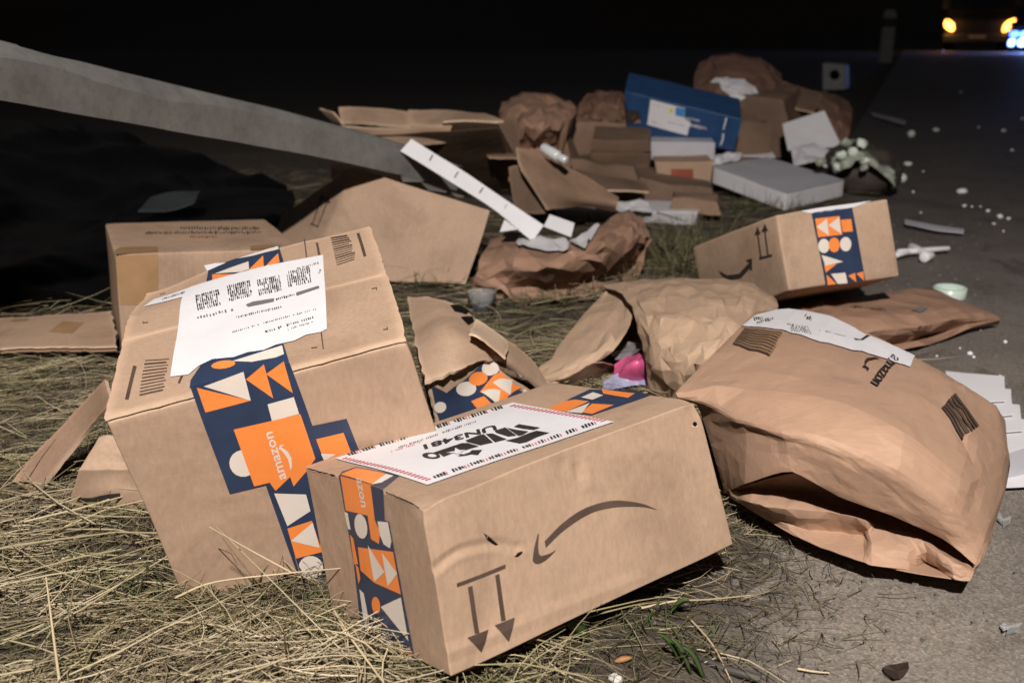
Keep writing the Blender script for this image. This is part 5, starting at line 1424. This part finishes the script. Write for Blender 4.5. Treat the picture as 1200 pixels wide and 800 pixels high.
tuft(800,320, 150, .075, .07, (.3, 1)); tuft(780,300, 110, .08, .06, (.3, 1)); tuft(830,285, 90, .07, .08, (.3, 1)); tuft(760,345, 90, .05, .06, (.3, 1))
tuft(520,338, 70, .05, .06); tuft(550,325, 60, .045, .05); tuft(610,372, 60, .03, .1); tuft(470,340, 40, .04, .04)
tuft(845,258, 60, .06, .08, (.1, .6)); tuft(890,250, 60, .06, .08, (.1, .6)); tuft(940,248, 40, .05, .08, (.1, .6)); tuft(665,350, 60, .045, .05, (.3, 1))
tuft(130,760, 60, .03, .12, (0, .5)); tuft(250,735, 70, .03, .10, (0, .5)); tuft(60,640, 40, .025, .1, (0, .6)); tuft(20,520, 60, .03, .12, (0, .6)); tuft(340,770, 60, .03, .08, (0, .5)); tuft(640,770, 14, .03, .04, (0, .4)); tuft(720,760, 16, .035, .05, (0, .4)); tuft(800,770, 10, .03, .03, (0, .4))
tuft(430,760, 40, .035, .05, (0, .7)); tuft(480,785, 26, .03, .04, (0, .6)); tuft(30,450, 50, .03, .12, (.1, .7)); tuft(90,455, 40, .03, .1, (.1, .7)); tuft(300,790, 40, .025, .1, (.3, .9)); tuft(370,690, 26, .025, .03, (.2, .9))
grass = blades('grass', sp, 'greens', 2)
grass['label'] = 'thin upright grass blades in tufts along the verge'; grass['category'] = 'grass'
# broad green leaves and sprigs by the front box
def leafblade(name, label, a, b_, w, mat, cat='leaf', z0=.004, z1=.03, flat=False):
    p, q = G(*a, z0), G(*b_, z1)
    d = q - p; s_ = d.cross(Vector((.1, -.3, 1)) if flat else Vector((.2, -1, .5))).normalized()
    vs, n = [], 7
    for k in range(n + 1):
        t = k / n
        c_ = p.lerp(q, t) + Vector((0, 0, (.001 if flat else .006) * math.sin(math.pi * t)))
        ww = w * (math.sin(math.pi * min(.98, t * .85 + .12)) ** .8)
        vs += [c_ - s_ * ww, c_ + Vector((0, -.0003, .0004)), c_ + s_ * ww, c_ + Vector((0, .0003, -.0004))]
    fs = []
    for k in range(n):
        i0 = k * 4
        for e in range(4): fs.append([i0 + e, i0 + (e + 1) % 4, i0 + 4 + (e + 1) % 4, i0 + 4 + e])
    fs += [[3, 2, 1, 0], [n * 4, n * 4 + 1, n * 4 + 2, n * 4 + 3]]
    o = mesh_obj(name, vs, fs, mat); tag(o, label, cat); return o
leafblade('green_leaf', 'broad dark green leaf under the lower edge of the front box', (690,752), (664,730), .006, 'leaf_green')
for i, (a, b_) in enumerate((((810,790), (786,748)), ((800,780), (770,742)), ((826,798), (800,758)))):
    leafblade('green_leaf', ('longest', 'leftmost', 'lowest')[i] + ' of three green blades sprouting from the bare soil', a, b_, .0020, 'leaf_green')
leafblade('green_leaf', 'bent green blade on the bare soil right of the front box', (785,718), (812,706), .0022, 'leaf_green', z0=.012, z1=.022)
leafblade('dry_leaf', 'small orange dry leaf on the bare soil', (720,774), (741,770), .0032, 'leaf_orange', z0=.008, z1=.010, flat=True)
ZL = zoomer(840, 560, 3.3333)
lp = [G(x, y, .003 + .002 * math.sin(k * 1.9)) for k, (x, y) in enumerate(ZL([(646,742),(664,733),(700,728),(748,719),(751,745),(735,768),(715,786),(690,784),(656,760)]))]
ln = len(lp); lc = sum(lp, Vector()) / ln
lv = lp + [p + Vector((0, 0, .0007)) for p in lp] + [lc + Vector((0, 0, -.001)), lc + Vector((0, 0, -.0003))]
o = mesh_obj('dry_leaf', lv, [[k, (k + 1) % ln, ln + (k + 1) % ln, ln + k] for k in range(ln)] + [[(k + 1) % ln, k, 2 * ln] for k in range(ln)] + [[ln + k, ln + (k + 1) % ln, 2 * ln + 1] for k in range(ln)], 'leaf_dry', None, False)
tag(o, 'dark dry leaf lying on the asphalt at the bottom edge', 'leaf')
o = blob('white_pebble', G(722,795,.006), .0055, 'stone_pale', 5, None, .8, .25); tag(o, 'white pebble on the soil at the bottom edge', 'pebble')
sk = thing('stick', 'dark bent stick on the soil at the bottom edge', 'stick', G(850,790,0))
for (a, b_, r0, r1) in (((815,768), (850,784), .0022, .0032), ((848,783), (892,795), .0032, .003)):
    tube_obj('length', G(*a, .007), G(*b_, .006), r0, r1, 'stick', sk, 9)
def stalk(label, pts, w):
    P_ = [G(*p) for p in pts]
    s_ = Net([P_])
    vs, fs = [], []
    n = 14
    line = [s_._line(P_, k / n) for k in range(n + 1)]
    for k, c_ in enumerate(line):
        d = (line[min(n, k + 1)] - line[max(0, k - 1)]).normalized(); s1 = d.orthogonal().normalized(); s2 = d.cross(s1)
        ww = w * (1 - .5 * k / n)
        for e in range(5):
            t = 2 * math.pi * e / 5; vs.append(c_ + (s1 * math.cos(t) + s2 * math.sin(t)) * ww)
    for k in range(n):
        for e in range(5): fs.append([k * 5 + e, k * 5 + (e + 1) % 5, k * 5 + 5 + (e + 1) % 5, k * 5 + 5 + e])
    o = mesh_obj('straw_stalk', vs, fs, 'stalk'); tag(o, label, 'stalk')
plain('stalk', (0.50, 0.40, 0.26), .5, .25, .35)
stalk('pale straw stalk slanting up against the face of the large box', [(352,676,.03), (300,648,.055), (245,617,.082)], .0009)
stalk('long curved straw stalk lying across the foot of the large box', [(205,700,.02), (250,682,.03), (330,672,.036), (415,664,.042)], .0010)
stalk('thick straw stalk in front of the left end of the front box', [(392,716,.02), (412,748,.03), (450,800,.03)], .0013)
stalk('upright straw stalk at the lower left', [(70,800,.02), (62,740,.04), (54,676,.06)], .0012)
stalk('bent straw stalk on the soil right of the front box', [(752,712,.012), (790,704,.02), (830,702,.016), (880,697,.008)], .0010)
stalk('straw stalk on the asphalt at the bottom right', [(935,783,.004), (952,786,.004), (972,788,.004)], .0010)
stalk('straw stalk crossing the soil towards the stick', [(806,722,.008), (835,755,.012), (858,800,.006)], .0009)
# grit and small stones on the road and along the soil edge
V_, F_ = [], []
rnd = random.Random(99)
for i in range(3200):
    y = .45 + 1.9 * rnd.random() ** 1.6
    s0 = rnd.gauss(-.03, .07) if rnd.random() < .7 else .9 * rnd.random()
    p = E0 + EDIR * (y - .5) * 1.08 + ENRM * s0
    if s0 < -.3: continue
    r = .0006 + .0030 * rnd.random() ** 5
    z = max(0, verge_z(p.x, p.y)) + r * .4
    a = rnd.random() * 6
    b0 = len(V_)
    for k in range(5):
        t = a + k * 1.2566; V_.append((p.x + r * math.cos(t) * (.7 + .5 * rnd.random()), p.y + r * math.sin(t), z - r * .5))
    for k in range(5):
        t = a + .6 + k * 1.2566; V_.append((p.x + .7 * r * math.cos(t), p.y + .7 * r * math.sin(t) * (.7 + .5 * rnd.random()), z + r * .5))
    for k in range(5): F_.append([b0 + k, b0 + (k + 1) % 5, b0 + 5 + (k + 1) % 5, b0 + 5 + k])
    F_.append([b0 + 5 + k for k in range(5)])
gr = mesh_obj('gravel', V_, F_, 'grit', None, False)
gr['kind'] = 'stuff'; gr['label'] = 'fine grit and small stones scattered along the road edge'; gr['category'] = 'gravel'
